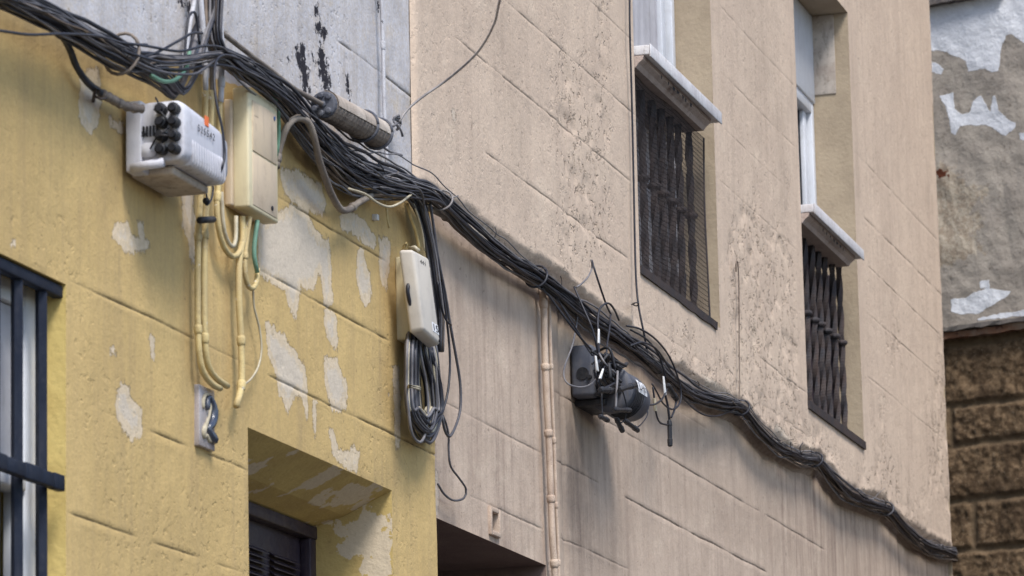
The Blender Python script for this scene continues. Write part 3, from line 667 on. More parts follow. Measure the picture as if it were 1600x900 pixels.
stone_bar('eave', -.6, Q(1556, 0)[0] + .06, ze, ze + .08, -.02, .05, M['greyledge'], sh, .004, 5)
p0 = H0 - DIRS * 2 - NRM * .12; p1 = H0 + DIRS * 6 - NRM * .12; q1 = p1 - NRM * 6; q0 = p0 - NRM * 6
obj('body', MB().hexa([(*p0[:2], 0), (*p1[:2], 0), (*q1[:2], 0), (*q0[:2], 0)], [(*p0[:2], 9.4), (*p1[:2], 9.4), (*q1[:2], 9.4), (*q0[:2], 9.4)]), M['greyledge'], sh)
#CABLES
# ================================================================ PIPES AND CONDUITS
def pipe(name, label, cat, pts, r, mat, clamps=(), n=10, off=.03, coll=None, group=None, wobble=.0015):
    """one bent pipe; clamps are painted pipe clips, each a part"""
    w3 = spl(W(pts, off), .02); k = rnd.random() * 9
    for i in range(len(w3)): w3[i] += np.array([wobble * math.sin(i * .31 + k), 0, wobble * math.sin(i * .23 + 2 * k)])
    m = MB().tube(w3, r, n)
    if not clamps:
        return tag(obj(name, m, mat, origin=w3[0], smooth=True), label, cat, group)
    t_ = thing(name, label, cat, w3[0], group); obj('pipe', m, mat, t_, smooth=True)
    for (cx, cy, big) in clamps:
        p = P(cx, cy, off); i = int(np.argmin(np.linalg.norm(w3 - p, axis=1))); i = min(max(i, 1), len(w3) - 2)
        d = w3[i + 1] - w3[i - 1]; d /= np.linalg.norm(d); c = w3[i]
        h = r * big
        mm = MB().tube([c - d * h * 1.1, c - d * h, c - d * h * .4, c + d * h * .4, c + d * h, c + d * h * 1.1], [r * 1.02, r * 1.22, r * 1.34, r * 1.30, r * 1.22, r * 1.02], 12)
        obj('clip', mm, mat, t_, smooth=True)
    return t_

pipe('conduit', 'white painted conduit leaning left behind the cables, leftmost at the wall top', 'conduit', [(303, -60), (303, 0), (297, 30), (293, 60), (287, 92), (281, 120)], .0062, M['wduct'], off=.035)
pipe('conduit', 'upper white painted stretch of conduit tied under the crossing cables, second from left', 'conduit', [(313, -60, .05), (314, 0, .05), (320, 83, .05), (321, 140, .045)], .0068, M['wduct'], off=.05)
pipe('conduit', 'long yellow conduit left of its twin, hooked at its foot above the tile number', 'conduit', [(321, 138, .045), (320, 183, .04), (318, 250, .035), (312, 330), (309, 400), (309, 480), (311, 545), (317, 580), (330, 598), (344, 606)], .0074, M['yduct'], [(310, 372, 1.1), (311, 522, 1.3)], off=.03)
pipe('conduit', 'thicker long yellow conduit with clips, right of its twin and hooked at its foot', 'conduit', [(330, 140, .045), (329, 200, .04), (326, 280, .035), (321, 340), (319, 400), (319, 480), (321, 540), (326, 572), (338, 590), (355, 603)], .0078, M['yduct'], [(319, 374, 1.1), (321, 524, 1.4)], off=.032)
pipe('conduit', 'dark brown stained conduit between the white ones at the top', 'conduit', [(327, -60), (329, 0), (331, 100), (331, 150)], .0060, M['greyduct'], off=.042)
pipe('conduit', 'white plastic conduit with a square coupling just above the cream box', 'conduit', [(340, -60), (342, 0), (345, 60), (346, 130), (345, 160)], .0072, M['wduct'], [(346, 131, 1.5)], off=.045)
pipe('conduit', 'yellow conduit looping in a wide U under the cream box', 'conduit', [(343, 158, .042), (342, 220, .036), (341, 290), (339, 320), (341, 350), (349, 383), (363, 400), (374, 393), (379, 372), (378, 338)], .0070, M['yduct'], [(341, 310, 1.7)], off=.03)
pipe('conduit', 'thin cream conduit in a narrow U nested inside the wide U under the cream box', 'conduit', [(346, 300), (348, 345), (353, 372), (362, 386), (368, 376), (369, 338)], .0052, M['cabw'], off=.034)
pipe('conduit', 'straight yellow conduit from the cream box down to a blunt rounded end', 'conduit', [(386, 340, .03), (381, 368), (374, 405), (373, 467), (377, 533), (378, 590), (376, 610), (369, 634)], .0082, M['yduct'], [(377, 536, 1.3), (379, 610, 1.4)], off=.03)
pipe('conduit', 'short yellow conduit hooked upward under the right of the cream box', 'conduit', [(390, 338, .04), (386, 370), (383, 400), (384, 432), (389, 449), (396, 451), (401, 440), (402, 420)], .0064, M['yduct'], [(382, 402, 1.2)], off=.035)
pipe('conduit', 'short green stained conduit dropping from the cream box into the yellow hook', 'conduit', [(402, 345, .045), (398, 375), (397, 400), (402, 425)], .0058, M['green'], off=.04)
pipe('cable', 'thin yellowed cable arcing from the hooked conduit back to the straight one', 'cable', [(395, 450), (397, 480), (405, 510), (409, 545), (404, 573), (393, 592), (380, 603)], .0028, M['cabw'], off=.022, n=6)
pipe('conduit', 'pale green conduit bending down beside the cream box', 'conduit', [(370, 95, .05), (395, 110, .055), (415, 127, .055), (427, 148, .05), (434, 175, .045), (435, 210, .04), (431, 245, .03)], .0056, M['green'], off=.045)
pipe('duct', 'thick grey brown duct arching out of the cable bundle right of the cream box', 'duct', [(432, 262, .03), (433, 247, .03), (439, 222, .04), (449, 197, .06), (463, 185, .07), (480, 190, .08), (490, 212, .085), (499, 250, .08), (510, 282, .07), (519, 305, .06), (531, 325, .05), (543, 328, .045), (560, 318, .05), (580, 306, .05)], .0092, M['greyduct'], [(434, 246, 1.1), (543, 328, 1.0)])
pipe('duct', 'brown duct running down the wall into the ribbed splice sleeve', 'duct', [(345, 50, .03), (380, 78, .035), (427, 112, .04), (460, 138, .055), (497, 160, .065), (508, 166, .065)], .0068, M['greyduct'])
pipe('pipe', 'thin white painted pipe with a clip up the white wall', 'pipe', [(596, -60), (596, 0), (598, 70), (600, 150), (602, 200), (605, 262)], .0052, M['wduct'], [(599, 74, 2.2)], off=.022)
pipe('duct', 'brown painted duct running under the cable bundle over the beige wall', 'duct', [(640, 300, .02), (660, 318, .022), (690, 335, .022), (722, 358, .022), (760, 384, .02), (800, 410, .018), (850, 446, .012), (900, 484, .01)], .0098, M['greyduct'], [(722, 358, 1.0), (763, 386, 1.0), (700, 341, .8)])
pipe('pipe', 'thick beige painted drain pipe with clips down the lower beige wall', 'pipe', [(846, 452), (849, 475), (851, 540), (854, 620), (858, 700), (861, 780), (863, 840), (866, 880), (869, 960)], .0105, M['bduct'], [(849, 470, 1.2), (853, 572, .9), (858, 682, 1.0), (862, 786, 1.0), (865, 878, 1.1)], off=.018, wobble=.001)
pipe('pipe', 'slim beige pipe close to the right of the thick drain pipe', 'pipe', [(856, 462), (858, 480), (860, 540), (863, 620), (866, 700), (869, 790), (872, 850), (874, 960)], .0056, M['bduct'], [(861, 573, 1.4), (866, 686, 1.6), (869, 790, 1.6), (873, 882, 1.6)], off=.016, wobble=.001)
pipe('wire', 'stiff rusty wire standing hooked out of the wall between the two windows', 'wire', [(1150, 425, .025), (1150, 412, .03), (1152, 409, .03), (1154, 430, .028), (1155, 500, .026), (1155, 560, .026), (1156, 634, .03)], .0026, M['cab4'], n=6)
pipe('wire', 'straight wire lying below the ribbed sleeve beside the white pipe', 'wire', [(596, 228, .05), (608, 236, .05), (628, 242, .05)], .0035, M['cab3'], n=6)

# ================================================================ MAIN CABLE BUNDLE
# centre (photo position), half thickness in photo pixels, distance from the wall, half depth in metres
LEFT = [(-160, -105, 30, .07, .035), (-60, -50, 30, .07, .035), (0, -8, 28, .07, .035), (60, 18, 29, .07, .035), (120, 48, 29, .07, .035), (170, 76, 27, .065, .033), (205, 95, 25, .06, .03)]
DIP = [(235, 112, 22, .06, .028), (258, 130, 18, .06, .026), (272, 146, 12, .06, .024)]
RISE = [(284, 134, 9, .06, .026), (293, 110, 8, .055, .028), (300, 80, 8, .05, .03), (309, 50, 8, .04, .03), (322, 10, 8, .035, .03), (330, -60, 8, .035, .03)]
OVER = [(240, 92, 18, .07, .03), (275, 96, 16, .075, .02), (315, 92, 14, .085, .014), (345, 90, 14, .085, .014)]
RIGHT = [(370, 102, 15, .07, .022), (400, 120, 18, .06, .028), (440, 152, 22, .055, .03), (480, 198, 26, .05, .034), (520, 240, 30, .05, .036), (560, 268, 31, .05, .036), (600, 282, 24, .055, .034), (640, 292, 16, .06, .03), (670, 300, 13, .06, .028)]
FAR = [(690, 314, 14, .055, .026), (720, 343, 16, .05, .026), (760, 379, 17, .05, .026), (800, 408, 16, .05, .025), (835, 430, 13, .05, .025), (870, 455, 15, .05, .025), (905, 483, 18, .05, .026), (940, 508, 18, .055, .028), (975, 532, 18, .055, .028), (1010, 556, 17, .055, .026), (1050, 590, 16, .055, .026), (1085, 614, 14, .055, .026), (1120, 627, 11, .055, .025), (1150, 633, 8, .055, .02), (1163, 641, 8, .05, .02), (1185, 668, 9, .05, .022), (1215, 696, 10, .05, .024), (1250, 714, 8, .05, .022), (1274, 718, 7, .05, .02), (1295, 740, 9, .05, .022), (1325, 770, 11, .05, .024), (1360, 787, 9, .05, .022), (1386, 795, 8, .05, .02), (1410, 822, 9, .05, .022), (1440, 848, 10, .05, .024), (1470, 860, 9, .05, .022)]
def centre(seq):
    seq = [(a, b, h * (1.12 if 360 < a < 690 and h > 9 else (.76 if a > 680 else .90)), o, d) for a, b, h, o, d in seq]
    C = np.array([P(a, b, o) for a, b, h, o, d in seq]); hz = np.array([h * c[0] / F for (a, b, h, o, d), c in zip(seq, C)]); dp = np.array([q[4] for q in seq])
    A = np.concatenate([C, hz[:, None], dp[:, None]], 1)
    return A
def spl5(A, step=.03):
    q = np.concatenate([[2 * A[0] - A[1]], A, [2 * A[-1] - A[-2]]]); out = []
    for i in range(1, len(q) - 2):
        a, b, c, d = q[i - 1:i + 3]; n = max(2, int(np.linalg.norm(c[:3] - b[:3]) / step))
        for k in range(n):
            t_ = k / n; out.append(.5 * (2 * b + (c - a) * t_ + (2 * a - 5 * b + 4 * c - d) * t_ * t_ + (3 * b - a - 3 * c + d) * t_ ** 3))
    out.append(q[-2]); return np.array(out)
LAB = 'dark cable running within the tangled bundle strung along the facade'
GRP = 'cables in the tangled bundle along the facade'
def strand(path, i, tail=None, rad=None, spread=1.0, mats=None):
    A = spl5(centre(path)); n = len(A); s_ = np.cumsum(np.r_[0, np.linalg.norm(np.diff(A[:, :3], axis=0), axis=1)])
    a0 = i * 2.39996; r0_ = math.sqrt(((i * 7) % 23 + .5) / 23)
    u0, v0 = r0_ * math.sin(a0), r0_ * math.cos(a0)
    f1 = (vn(s_ * 1.5, s_ * 0 + i * 3.3, 1) - .5) * 1.3; f2 = (vn(s_ * 1.3, s_ * 0 + i * 5.1, 2) - .5) * 1.2; f3 = (vn(s_ * 5, s_ * 0 + i * 2.7, 3) - .5) * .5 + (vn(s_ * 13, s_ * 0 + i * 1.7, 4) - .5) * .16
    u = np.clip(u0 * .8 + f1 + f3, -1.15, 1.15) * spread; v = np.clip(v0 * .8 + f2, -1, 1)
    pts = A[:, :3].copy(); tx = np.gradient(A[:, 2]) / (np.gradient(s_) + 1e-9); steep = np.clip(np.abs(tx) * 1.3 - .45, 0, .9)
    pts[:, 2] += u * A[:, 3] * (1 - steep); pts[:, 0] += u * A[:, 3] * steep * 1.6; pts[:, 1] -= v * A[:, 4]
    r = rad or rnd.choice([.0020, .0024, .0028, .0031, .0036, .0042, .0050])
    pts[:, 1] = np.minimum(pts[:, 1], DW - .022 - r)
    if tail is not None: pts = np.concatenate([pts, spl([pts[-1]] + tail, .03)[1:]])
    mat = M[rnd.choice(mats or ['cab1', 'cab1', 'cab1', 'cab2', 'cab2', 'cab3', 'cab3', 'cab4', 'cab4'])]
    return tag(obj('cable', MB().tube(pts, r, 6), mat, origin=pts[0], smooth=True), LAB, 'cable', GRP)
rot = lambda n: [np.array([rnd.uniform(-1, 1) for _ in range(3)]) for _ in range(n)]
def far_tail():
    dz = rnd.uniform(-.03, .03); d = rnd.uniform(.02, .05)
    return [np.array([S_END + d, DW - d * .6, Z(1484, 866) + dz]), np.array([S_END + d + .02, DW + .12, Z(1496, 878) + dz]), np.array([S_END + d, DW + .9, Z(1500, 880) - .1 + dz])]
n_ = 0
for i in range(24): strand(LEFT + DIP + RISE, n_, mats=['cab1', 'cab1', 'cab1', 'cab2', 'cab3']); n_ += 1
for i in range(9): strand(LEFT + OVER + RIGHT[:8] + [(664, 335, 9, .05, .012), (676, 385, 8, .045, .012), (684, 440, 8, .045, .012), (691, 500, 8, .045, .012), (690, 550, 8, .04, .012)], n_); n_ += 1
TOPC = [(331, -60, 8, .045, .03), (331, 0, 8, .05, .03), (332, 45, 8, .06, .024), (340, 76, 9, .07, .02)]
for i in range(16): strand(TOPC[:] + RIGHT + FAR, n_, tail=far_tail()); n_ += 1
for i in range(6): strand(LEFT + OVER + RIGHT + FAR, n_, tail=far_tail()); n_ += 1
for i in range(10): strand(TOPC + RIGHT[:8] + [(658, 335, 9, .05, .012), (670, 385, 8, .045, .012), (678, 440, 8, .045, .012), (685, 500, 8, .045, .012), (684, 550, 8, .04, .012)], n_, mats=['cab2', 'cab3', 'cab1']); n_ += 1
RR = [(420, 150, 12, .03, .012), (460, 195, 16, .028, .012), (500, 245, 24, .03, .014), (540, 285, 24, .03, .014), (590, 300, 18, .035, .014), (640, 305, 10, .035, .014), (680, 315, 10, .03, .012)] + [(a, b + 8, h, .036, .012) for a, b, h, o, d in FAR[1:]]
for i in range(6): strand(RR, n_, tail=far_tail(), mats=['cab4', 'cab3', 'cab4', 'cab2']); n_ += 1
for i in range(7): strand(TOPC + RIGHT + FAR, n_, tail=far_tail(), rad=rnd.choice([.002, .0026, .003]), spread=1.9, mats=['cab3', 'cab2', 'cab1']); n_ += 1
# bands that tie the bundle
def ring(label, px_, py_, off, rv, rd, mat, lean=.3, r=.004):
    c = P(px_, py_, off); pts = []
    for k in range(19):
        a = 2 * math.pi * k / 18 + .4; pts.append(c + np.array([math.sin(a) * rv * lean, -math.cos(a) * rd, math.sin(a) * rv]))
    return tag(obj('tie_band', MB().tube(pts, r, 6), mat, origin=c, smooth=True), label, 'cable tie', 'bands tying the cable bundle')
ring('beige cable band round the thick bundle at the top left', 190, 84, .064, .050, .042, M['greyduct'], .25)
ring('white cable band round the bundle where it passes the corner of the yellow wall', 689, 313, .056, .030, .034, M['wirew'], .3, .003)
ring('black tie around the bundle under the rusty upright wire', 1157, 637, .052, .030, .034, M['cab1'], .4)
ring('black tie around the bundle below the left end of the far grille', 1273, 718, .05, .030, .032, M['cab1'], .4)
ring('black tie around the bundle in the lower right near the house corner', 1385, 795, .05, .030, .032, M['cab2'], .4)
ring('dark tie around the bundle above the drain pipes', 838, 432, .05, .036, .034, M['cab1'], .4)

# crumbling plaster ledge under the bundle
m = MB(); V = []; n = 330
X_ = np.linspace(S(842, 440), S_END - .02, n)
for i, x in enumerate(X_):
    zz = zbound(x) - .055 - .012 * (fbm(x * 3, x * 0, 71, 4) - .5); h = .022 + .02 * fbm(x * 7, x * 0 + 2, 72, 3); d = .008 + .020 * fbm(x * 6, x * 0 + 5, 73, 4)
    h = float(h); d = float(d); zz = float(zz); V += [(x, DW + .014, zz + h), (x, DW + .004 - d, zz + h * .6), (x, DW + .004 - d * 1.1, zz - h * .2), (x, DW + .014, zz - h)]
m.add(V, [(4 * i + k, 4 * i + 4 + k, 4 * i + 4 + (k + 1) % 4, 4 * i + (k + 1) % 4) for i in range(n - 1) for k in range(3)])
obj('plaster_ledge', m, M['ledgeplaster'], bh, smooth=True)

# ================================================================ SINGLE CABLES
def cable(label, pts, r=.003, mat='cab1', off=.05, cat='cable', group=None, n=6):
    w3 = spl(W(pts, off), .012); return tag(obj('cable', MB().tube(w3, r, n), M[mat], origin=w3[0], smooth=True), label, cat, group)
cable('thin black cable crossing over the thick bundle at the far left', [(-60, 40, .1), (0, 48, .11), (45, 54, .11), (95, 53, .12), (150, 56, .11), (195, 68, .09), (230, 70, .1)], .0034)
cable('thick black cable dropping from the left bundle to the taped joint', [(60, 20, .05), (92, 50, .05), (108, 75, .04), (120, 105, .03), (138, 130, .03), (160, 147, .035)], .0085, 'cab1')
cable('upper black cable slung from the left bundle across the conduits', [(185, 66, .09), (230, 72, .11), (280, 80, .12), (318, 72, .12), (345, 74, .11), (358, 84, .09)], .0033)
cable('black cable sagging between the left bundle and the conduits, second from the top', [(190, 78, .09), (225, 90, .11), (262, 98, .12), (300, 94, .12), (330, 86, .11), (360, 90, .09)], .0033)
cable('black cable hanging lowest in the gap left of the conduits', [(200, 88, .09), (228, 104, .11), (262, 114, .12), (300, 116, .12), (318, 108, .11), (345, 86, .1)], .0033, 'cab2')
cable('black cable climbing steeply to the conduits from the left bundle', [(205, 92, .09), (240, 84, .11), (275, 66, .12), (300, 52, .12), (316, 52, .1)], .0033)
cable('black cable hooped over the top of the leftmost white conduit', [(288, 92, .07), (292, 45, .07), (296, 24, .07), (303, 19, .07), (307, 30, .06), (312, 70, .06)], .0035)
cable('pale green cable curving below the black ones left of the conduits', [(236, 118, .08), (255, 127, .09), (275, 124, .09), (292, 104, .08), (296, 80, .06)], .0050, 'green')
cable('black cable falling from the crossing down the right of the numbered box', [(375, 92, .09), (350, 86, .11), (337, 98, .12), (335, 130, .13), (339, 165, .14), (347, 200, .15), (351, 240, .155), (347, 262, .155), (338, 276, .13), (322, 279, .08)], .0032)
cable('black cable hanging to the left of two below the numbered box', [(315, 276, .06), (321, 296, .06), (324, 315, .06), (322, 320, .06)], .0026)
cable('black cable curling at the foot of the conduit clip', [(330, 276, .06), (333, 295, .06), (330, 312, .06), (324, 320, .06)], .0026)
cable('thin white cable sagging beneath the bundle above the tiny white junction', [(545, 295, .07), (570, 303, .08), (590, 317, .08), (608, 323, .08), (625, 317, .08), (645, 302, .07)], .0033, 'cabw')
cable('thin yellowed cable dropping to the tiny white junction', [(598, 300, .03), (603, 320, .02), (605, 340, .02), (608, 356, .02)], .0028, 'yduct')
cable('yellowed white cable beside the dark ones above the tilted lid', [(636, 318, .03), (642, 340, .03), (650, 362, .03), (655, 388, .03)], .0045, 'yduct')
cable('white cable among the dark ones above the tilted lid', [(646, 318, .05), (653, 338, .05), (660, 365, .045), (663, 392, .04)], .003, 'cabw')
cable('grey aerial wire coming down from the top edge to its knot', [(805, -95, .9), (781, 0, .55), (771, 40, .42), (745, 83, .28), (702, 122, .16), (662, 150, .09), (636, 172, .05), (624, 190, .035)], .0035, 'wirew')
m = MB(); c = P(621, 195, .03)
for k in range(3): m.tube([c + np.array([.018 * math.cos(a + k), -.006 * math.sin(a * 2 + k), .014 * math.sin(a + k) + .006 * k]) for a in np.linspace(0, 6.2, 16)], .0032, 5)
m.tube(W([(606, 203, .02), (615, 197, .04), (622, 192, .03)]), .0035, 5); m.tube(W([(622, 195, .04), (627, 205, .04), (629, 213, .04)]), .0035, 5)
tag(obj('wire_knot', m, M['cab3'], origin=c, smooth=True), 'knotted grey wire end hooked to the wall beside the thin white pipe', 'wire knot')
cable('long black cable dropping along the left edge of the near window grille', [(984, -40, .035), (984, 40, .035), (987, 150, .03), (990, 280, .028), (992, 380, .03), (994, 440, .035), (998, 480, .045), (1006, 520, .06), (1012, 555, .06)], .0036)
cable('short black tie wire wrapped round the cable left of the near grille foot', [(987, 476, .04), (993, 473, .06), (998, 474, .05), (994, 478, .03), (988, 475, .04)], .0024)
cable('thin black cable peaking above the bundle with its long side to the right', [(925, 407, .05), (928, 418, .06), (935, 440, .07), (941, 458, .07), (948, 478, .06), (955, 492, .05)], .0034)
cable('thin grey cable peaking above the bundle and curling left', [(924, 406, .05), (925, 418, .05), (919, 432, .06), (909, 443, .06), (900, 449, .05)], .003, 'cab3')
# long loop running round the tilted box
cable('outermost grey cable hanging in a wide loop right of the tilted box', [(672, 318, .05), (677, 350, .05), (684, 400, .05), (696, 460, .05), (704, 510, .05), (713, 560, .05), (719, 600, .05), (719, 640, .05), (711, 668, .05), (702, 682, .05), (695, 672, .05), (691, 650, .05)], .0042, 'cab2')
cable('black cable looping past the right of the tilted box, inside the outermost loop', [(665, 320, .04), (676, 370, .04), (688, 430, .045), (698, 500, .05), (703, 560, .05), (700, 610, .05), (690, 650, .045)], .0036, 'cab1')
cable('short dark cable end poking out right of the tilted lid', [(684, 440, .06), (690, 480, .06), (697, 500, .06), (705, 508, .06)], .003, 'cab1')
cable('single black tail dangling below the coil and hooking back to the wall', [(688, 640, .04), (697, 662, .04), (701, 682, .04), (701, 702, .04), (704, 728, .04), (718, 748, .04), (728, 764, .035), (725, 778, .03), (709, 782, .02), (694, 772, .015), (684, 756, .012)], .0033, 'cab2')

# coil of spare cable beneath the tilted box
random.seed(3)
for k in range(36):
    f = k / 36; wl_ = 634 + rnd.uniform(-3, 20); wr = 688 - rnd.uniform(-4, 24); bot = 694 - rnd.uniform(0, 44); o_ = .02 + .05 * rnd.random(); tp = rnd.uniform(-8, 12)
    mx = (wl_ + wr) / 2 + rnd.uniform(-4, 6)
    pts = [(wl_ + 6, 515 + tp, .03), (wl_ + 3, 545, o_), (wl_ + 2, 600, o_ * .9), (wl_ + 5, 640, o_), ((wl_ + mx) / 2 + 2, bot - 14, o_), (mx + 6, bot, o_), ((wr + mx) / 2 + 5, bot - 14, o_), (wr + 1, 640, o_), (wr - 2, 600, o_), (wr - 9 + rnd.uniform(-8, 3), 550, o_), (wr - 14 + rnd.uniform(-8, 4), 515 + tp, .03)]
    cable('cable looped in the hanging coil under the tilted box', pts, rnd.choice([.003, .0035, .0042, .0048]), ['cabw', 'cab1', 'cab2', 'cab3', 'cab1', 'cabw', 'cab2'][k % 7], group='cables looped in the hanging coil')
m = MB(); c = P(648, 603, .05)
for k in range(2): m.tube([P(635, 604 + 3 * k, .03), P(640, 602 + 3 * k, .085), P(652, 604 + 3 * k, .09), P(657, 606 + 3 * k, .05)], .0028, 5)
tag(obj('tie_band', m, M['cabw'], origin=c, smooth=True), 'pale doubled tie around the left side of the hanging coil', 'cable tie')

# ================================================================ BOXES
def wbox(m, s0, s1, o0, o1, z0, z1): return m.box(s0, s1, DW - o1, DW - o0, z0, z1)
def frame_text(name, txt, s0, off, z0, height, mat, parent, width=None, depth=.0006, slope=0):
    cu = bpy.data.curves.new('lettering', 'FONT'); cu.body = txt; cu.size = 1; cu.extrude = .01
    tmp = bpy.data.objects.new('lettering', cu); COL.objects.link(tmp); dg = bpy.context.evaluated_depsgraph_get()
    me = bpy.data.meshes.new_from_object(tmp.evaluated_get(dg)); v = np.array([p.co[:] for p in me.vertices]); fc = [tuple(p.vertices) for p in me.polygons]
    bpy.data.objects.remove(tmp); v -= v.min(0); sc_ = height / v[:, 1].max(); sx_ = (width / v[:, 0].max()) if width else sc_
    mb = MB(); mb.add([(s0 + a * sx_, DW - off - c_ * .03, z0 + b_ * sc_ + slope * a * sx_) for a, b_, c_ in v], fc)
    return obj(name, mb, mat, parent)

# --- numbered light grey terminal box on the yellow wall
s0, s1 = 8.455, 8.765; z0, z1 = 3.682, 3.822
tb = thing('terminal_box', 'light grey cable terminal box with eight black plugs and the number 525542', 'terminal box', (s0, DW - .03, z0))
bm_ = MB(); n = 10; prof = []
o0, o1 = .04, .150
def rr_prof(o0, o1, z0, z1, r, k=5):
    out = []
    for (co, cz, a0) in ((o1 - r, z1 - r, 0), (o0 + r, z1 - r, 90), (o0 + r, z0 + r, 180), (o1 - r, z0 + r, 270)):
        for j in range(k + 1): a = math.radians(a0 + 90 * j / k); out.append((co + r * math.cos(a), cz + r * math.sin(a)))
    return out
def loft(m, secs):
    b = len(m.v); k = len(secs[0][1])
    for s_, pr in secs:
        for o_, z in pr: m.v.append((s_, DW - o_, z))
    for i in range(len(secs) - 1):
        for j in range(k): m.f.append((b + i * k + j, b + i * k + (j + 1) % k, b + (i + 1) * k + (j + 1) % k, b + (i + 1) * k + j))
    m.f.append(tuple(b + j for j in range(k - 1, -1, -1))); m.f.append(tuple(b + (len(secs) - 1) * k + j for j in range(k))); return m
m = MB(); loft(m, [(s0 + .002, rr_prof(.042, .146, z0 + .004, z1 - .004, .02)), (s0 + .008, rr_prof(.038, .150, z0, z1, .024)), (s0 + .03, rr_prof(.038, .151, z0, z1 + .001, .026)), (s0 + .12, rr_prof(.038, .153, z0 - .001, z1 - .004, .028)), (s0 + .25, rr_prof(.04, .150, z0, z1 - .008, .03)), (s1 - .012, rr_prof(.045, .146, z0 + .004, z1 - .014, .032)), (s1, rr_prof(.055, .132, z0 + .016, z1 - .03, .034))])
obj('housing', m, M['greybox'], tb, smooth=True)
m = MB()
for k in range(14):
    s_ = s0 + .05 + k * .016; loft(m, [(s_, rr_prof(.06, .1545, z0 - .0035, z0 + .062, .014)), (s_ + .004, rr_prof(.06, .1545, z0 - .0035, z0 + .062, .014))])
obj('ribs', m, M['greybox'], tb, smooth=True)
m = MB(); wbox(m, s0 - .008, s0 + .05, .012, .05, z0 - .02, z1 + .004); obj('mount', m, M['greybox'], tb, bevel=.004)
m = MB().tube([(s0 - .012, DW - .028, z0 - .012), (s0 - .012, DW - .105, z0 - .006)], .011, 12); obj('latch', m, M['greybox'], tb, smooth=True)
m = MB(); loft(m, [(s0 - .006, rr_prof(.045, .085, z0 + .012, z0 + .044, .014)), (s0 + .004, rr_prof(.042, .088, z0 + .009, z0 + .047, .015))]); obj('port_cover', m, M['greybox'], tb, smooth=True)
m = MB()
for k in range(5): wbox(m, s0 - .004, s0 + .004, .052 + k * .008, .055 + k * .008, z0 + .060, z0 + .084)
obj('vent_fins', m, M['black'], tb)
obj('port', MB().tube([(s0 - .005, DW - .052, z0 + .066), (s0 + .004, DW - .052, z0 + .066)], .006, 12), M['black'], tb)
for ci, o_ in enumerate((.100, .131)):
    for ri in range(4):
        z = z1 - .022 - ri * .031 - ci * .001
        m = MB().tube([(s0 + .004, DW - o_, z), (s0 - .012, DW - o_, z), (s0 - .013, DW - o_, z), (s0 - .022, DW - o_, z), (s0 - .0235, DW - o_, z), (s0 - .030, DW - o_, z)], [.0120, .0120, .0135, .0130, .0095, .008], 14)
        obj('plug', m, M['black'], tb, smooth=False)
for k, (o_a, za_, o_b, zb_) in enumerate(((.085, z1 + .004, .105, z1 - .03), (.08, z1 - .02, .131, z1 - .07), (.07, z0 + .03, .131, z0 + .05), (.10, z0 + .02, .12, z0 + .07))):
    w3 = spl([(s0 - .004, DW - o_a, za_), (s0 - .03, DW - (o_a + o_b) / 2, (za_ + zb_) / 2 + .012), (s0 - .018, DW - o_b, zb_)], .008); obj('plug_cord', MB().tube(w3, .0022, 5), M['black'], tb, smooth=True)
frame_text('number', '5 2 5 5 4 2', s0 + .078, .1552, z1 - .058, .0165, M['ink'], tb, width=.108)
m = MB(); m.box(s0 + .128, s0 + .152, DW - .1541, DW - .1525, z1 - .032, z1 - .009); obj('sticker', m, M['orange'], tb)
obj('underside_bracket', MB().box(s0 + .04, s1 - .04, DW - .11, DW - .005, z0 - .022, z0 - .002), M['splicetop'], tb, bevel=.006)
m = MB(); w3 = spl(W([(158, 146, .035), (172, 153, .04), (188, 162, .045), (205, 168, .055), (222, 170, .07)]), .008)
m.tube(w3, [.0105 + .0018 * math.sin(i * 1.9) for i in range(len(w3))], 10); tag(obj('taped_joint', m, M['greyduct'], origin=w3[0], smooth=True), 'lumpy grey taped cable joint entering the numbered terminal box', 'cable joint')
m = MB().tube(W([(146, 158, .0), (147, 150, .03), (149, 140, .05), (156, 142, .055)]), .004, 6).tube(W([(147, 150, .03), (158, 155, .05), (166, 153, .05)]), .003, 6)
tag(obj('cable_hook', m, M['iron'], origin=P(147, 150), smooth=True), 'small dark hook holding the thick cable on bare plaster', 'hook')
m = MB().tube(W([(312, 344, .055), (333, 343, .055)]), .0085, 10); tag(obj('cable_cap', m, M['black'], origin=P(312, 344), smooth=True), 'black cylinder cap lying across the yellow conduits', 'cap')  # caps from cable ends, this one and the next
m = MB().tube([P(322, 314, .055), P(322, 314, .075)], .0085, 12); tag(obj('cable_cap', m, M['black'], origin=P(322, 314), smooth=True), 'round black cap at the end of the dangling cables', 'cap')

# --- tall cream junction box
s0, s1 = 9.150, 9.362; z0, z1 = 3.722, 4.022
jb = thing('junction_box', 'tall cream junction box with a stained hinged front and blue dot', 'junction box', (s0, DW, z0))
m = MB(); wbox(m, s0 - .012, s1, -.002, .018, z0 + .005, z1 - .030); obj('back_tray', m, M['creamface'], jb, bevel=.004)
m = MB(); wbox(m, s0, s1 + .004, .016, .058, z0, z1); obj('cover', m, M['cream'], jb, bevel=.006, seg=3)
m = MB(); wbox(m, s0 + .026, s1 - .010, .054, .0605, z0 + .145, z1 - .028); wbox(m, s0 + .026, s1 - .010, .054, .0595, z0 + .010, z0 + .141); obj('front_panel', m, M['creamface'], jb, bevel=.0015)
m = MB(); wbox(m, s0 + .034, s0 + .065, .0595, .0612, z1 - .065, z1 - .033); obj('embossed_mark', m, M['creamface'], jb)
obj('dot_sticker', MB().tube([(s1 - .028, DW - .058, z1 - .040), (s1 - .028, DW - .0622, z1 - .040)], .0055, 12), M['blue'], jb)
obj('keyhole', MB().tube([(s1 - .05, DW - .058, z0 + .028), (s1 - .05, DW - .0622, z0 + .028)], .006, 10), M['ink'], jb)

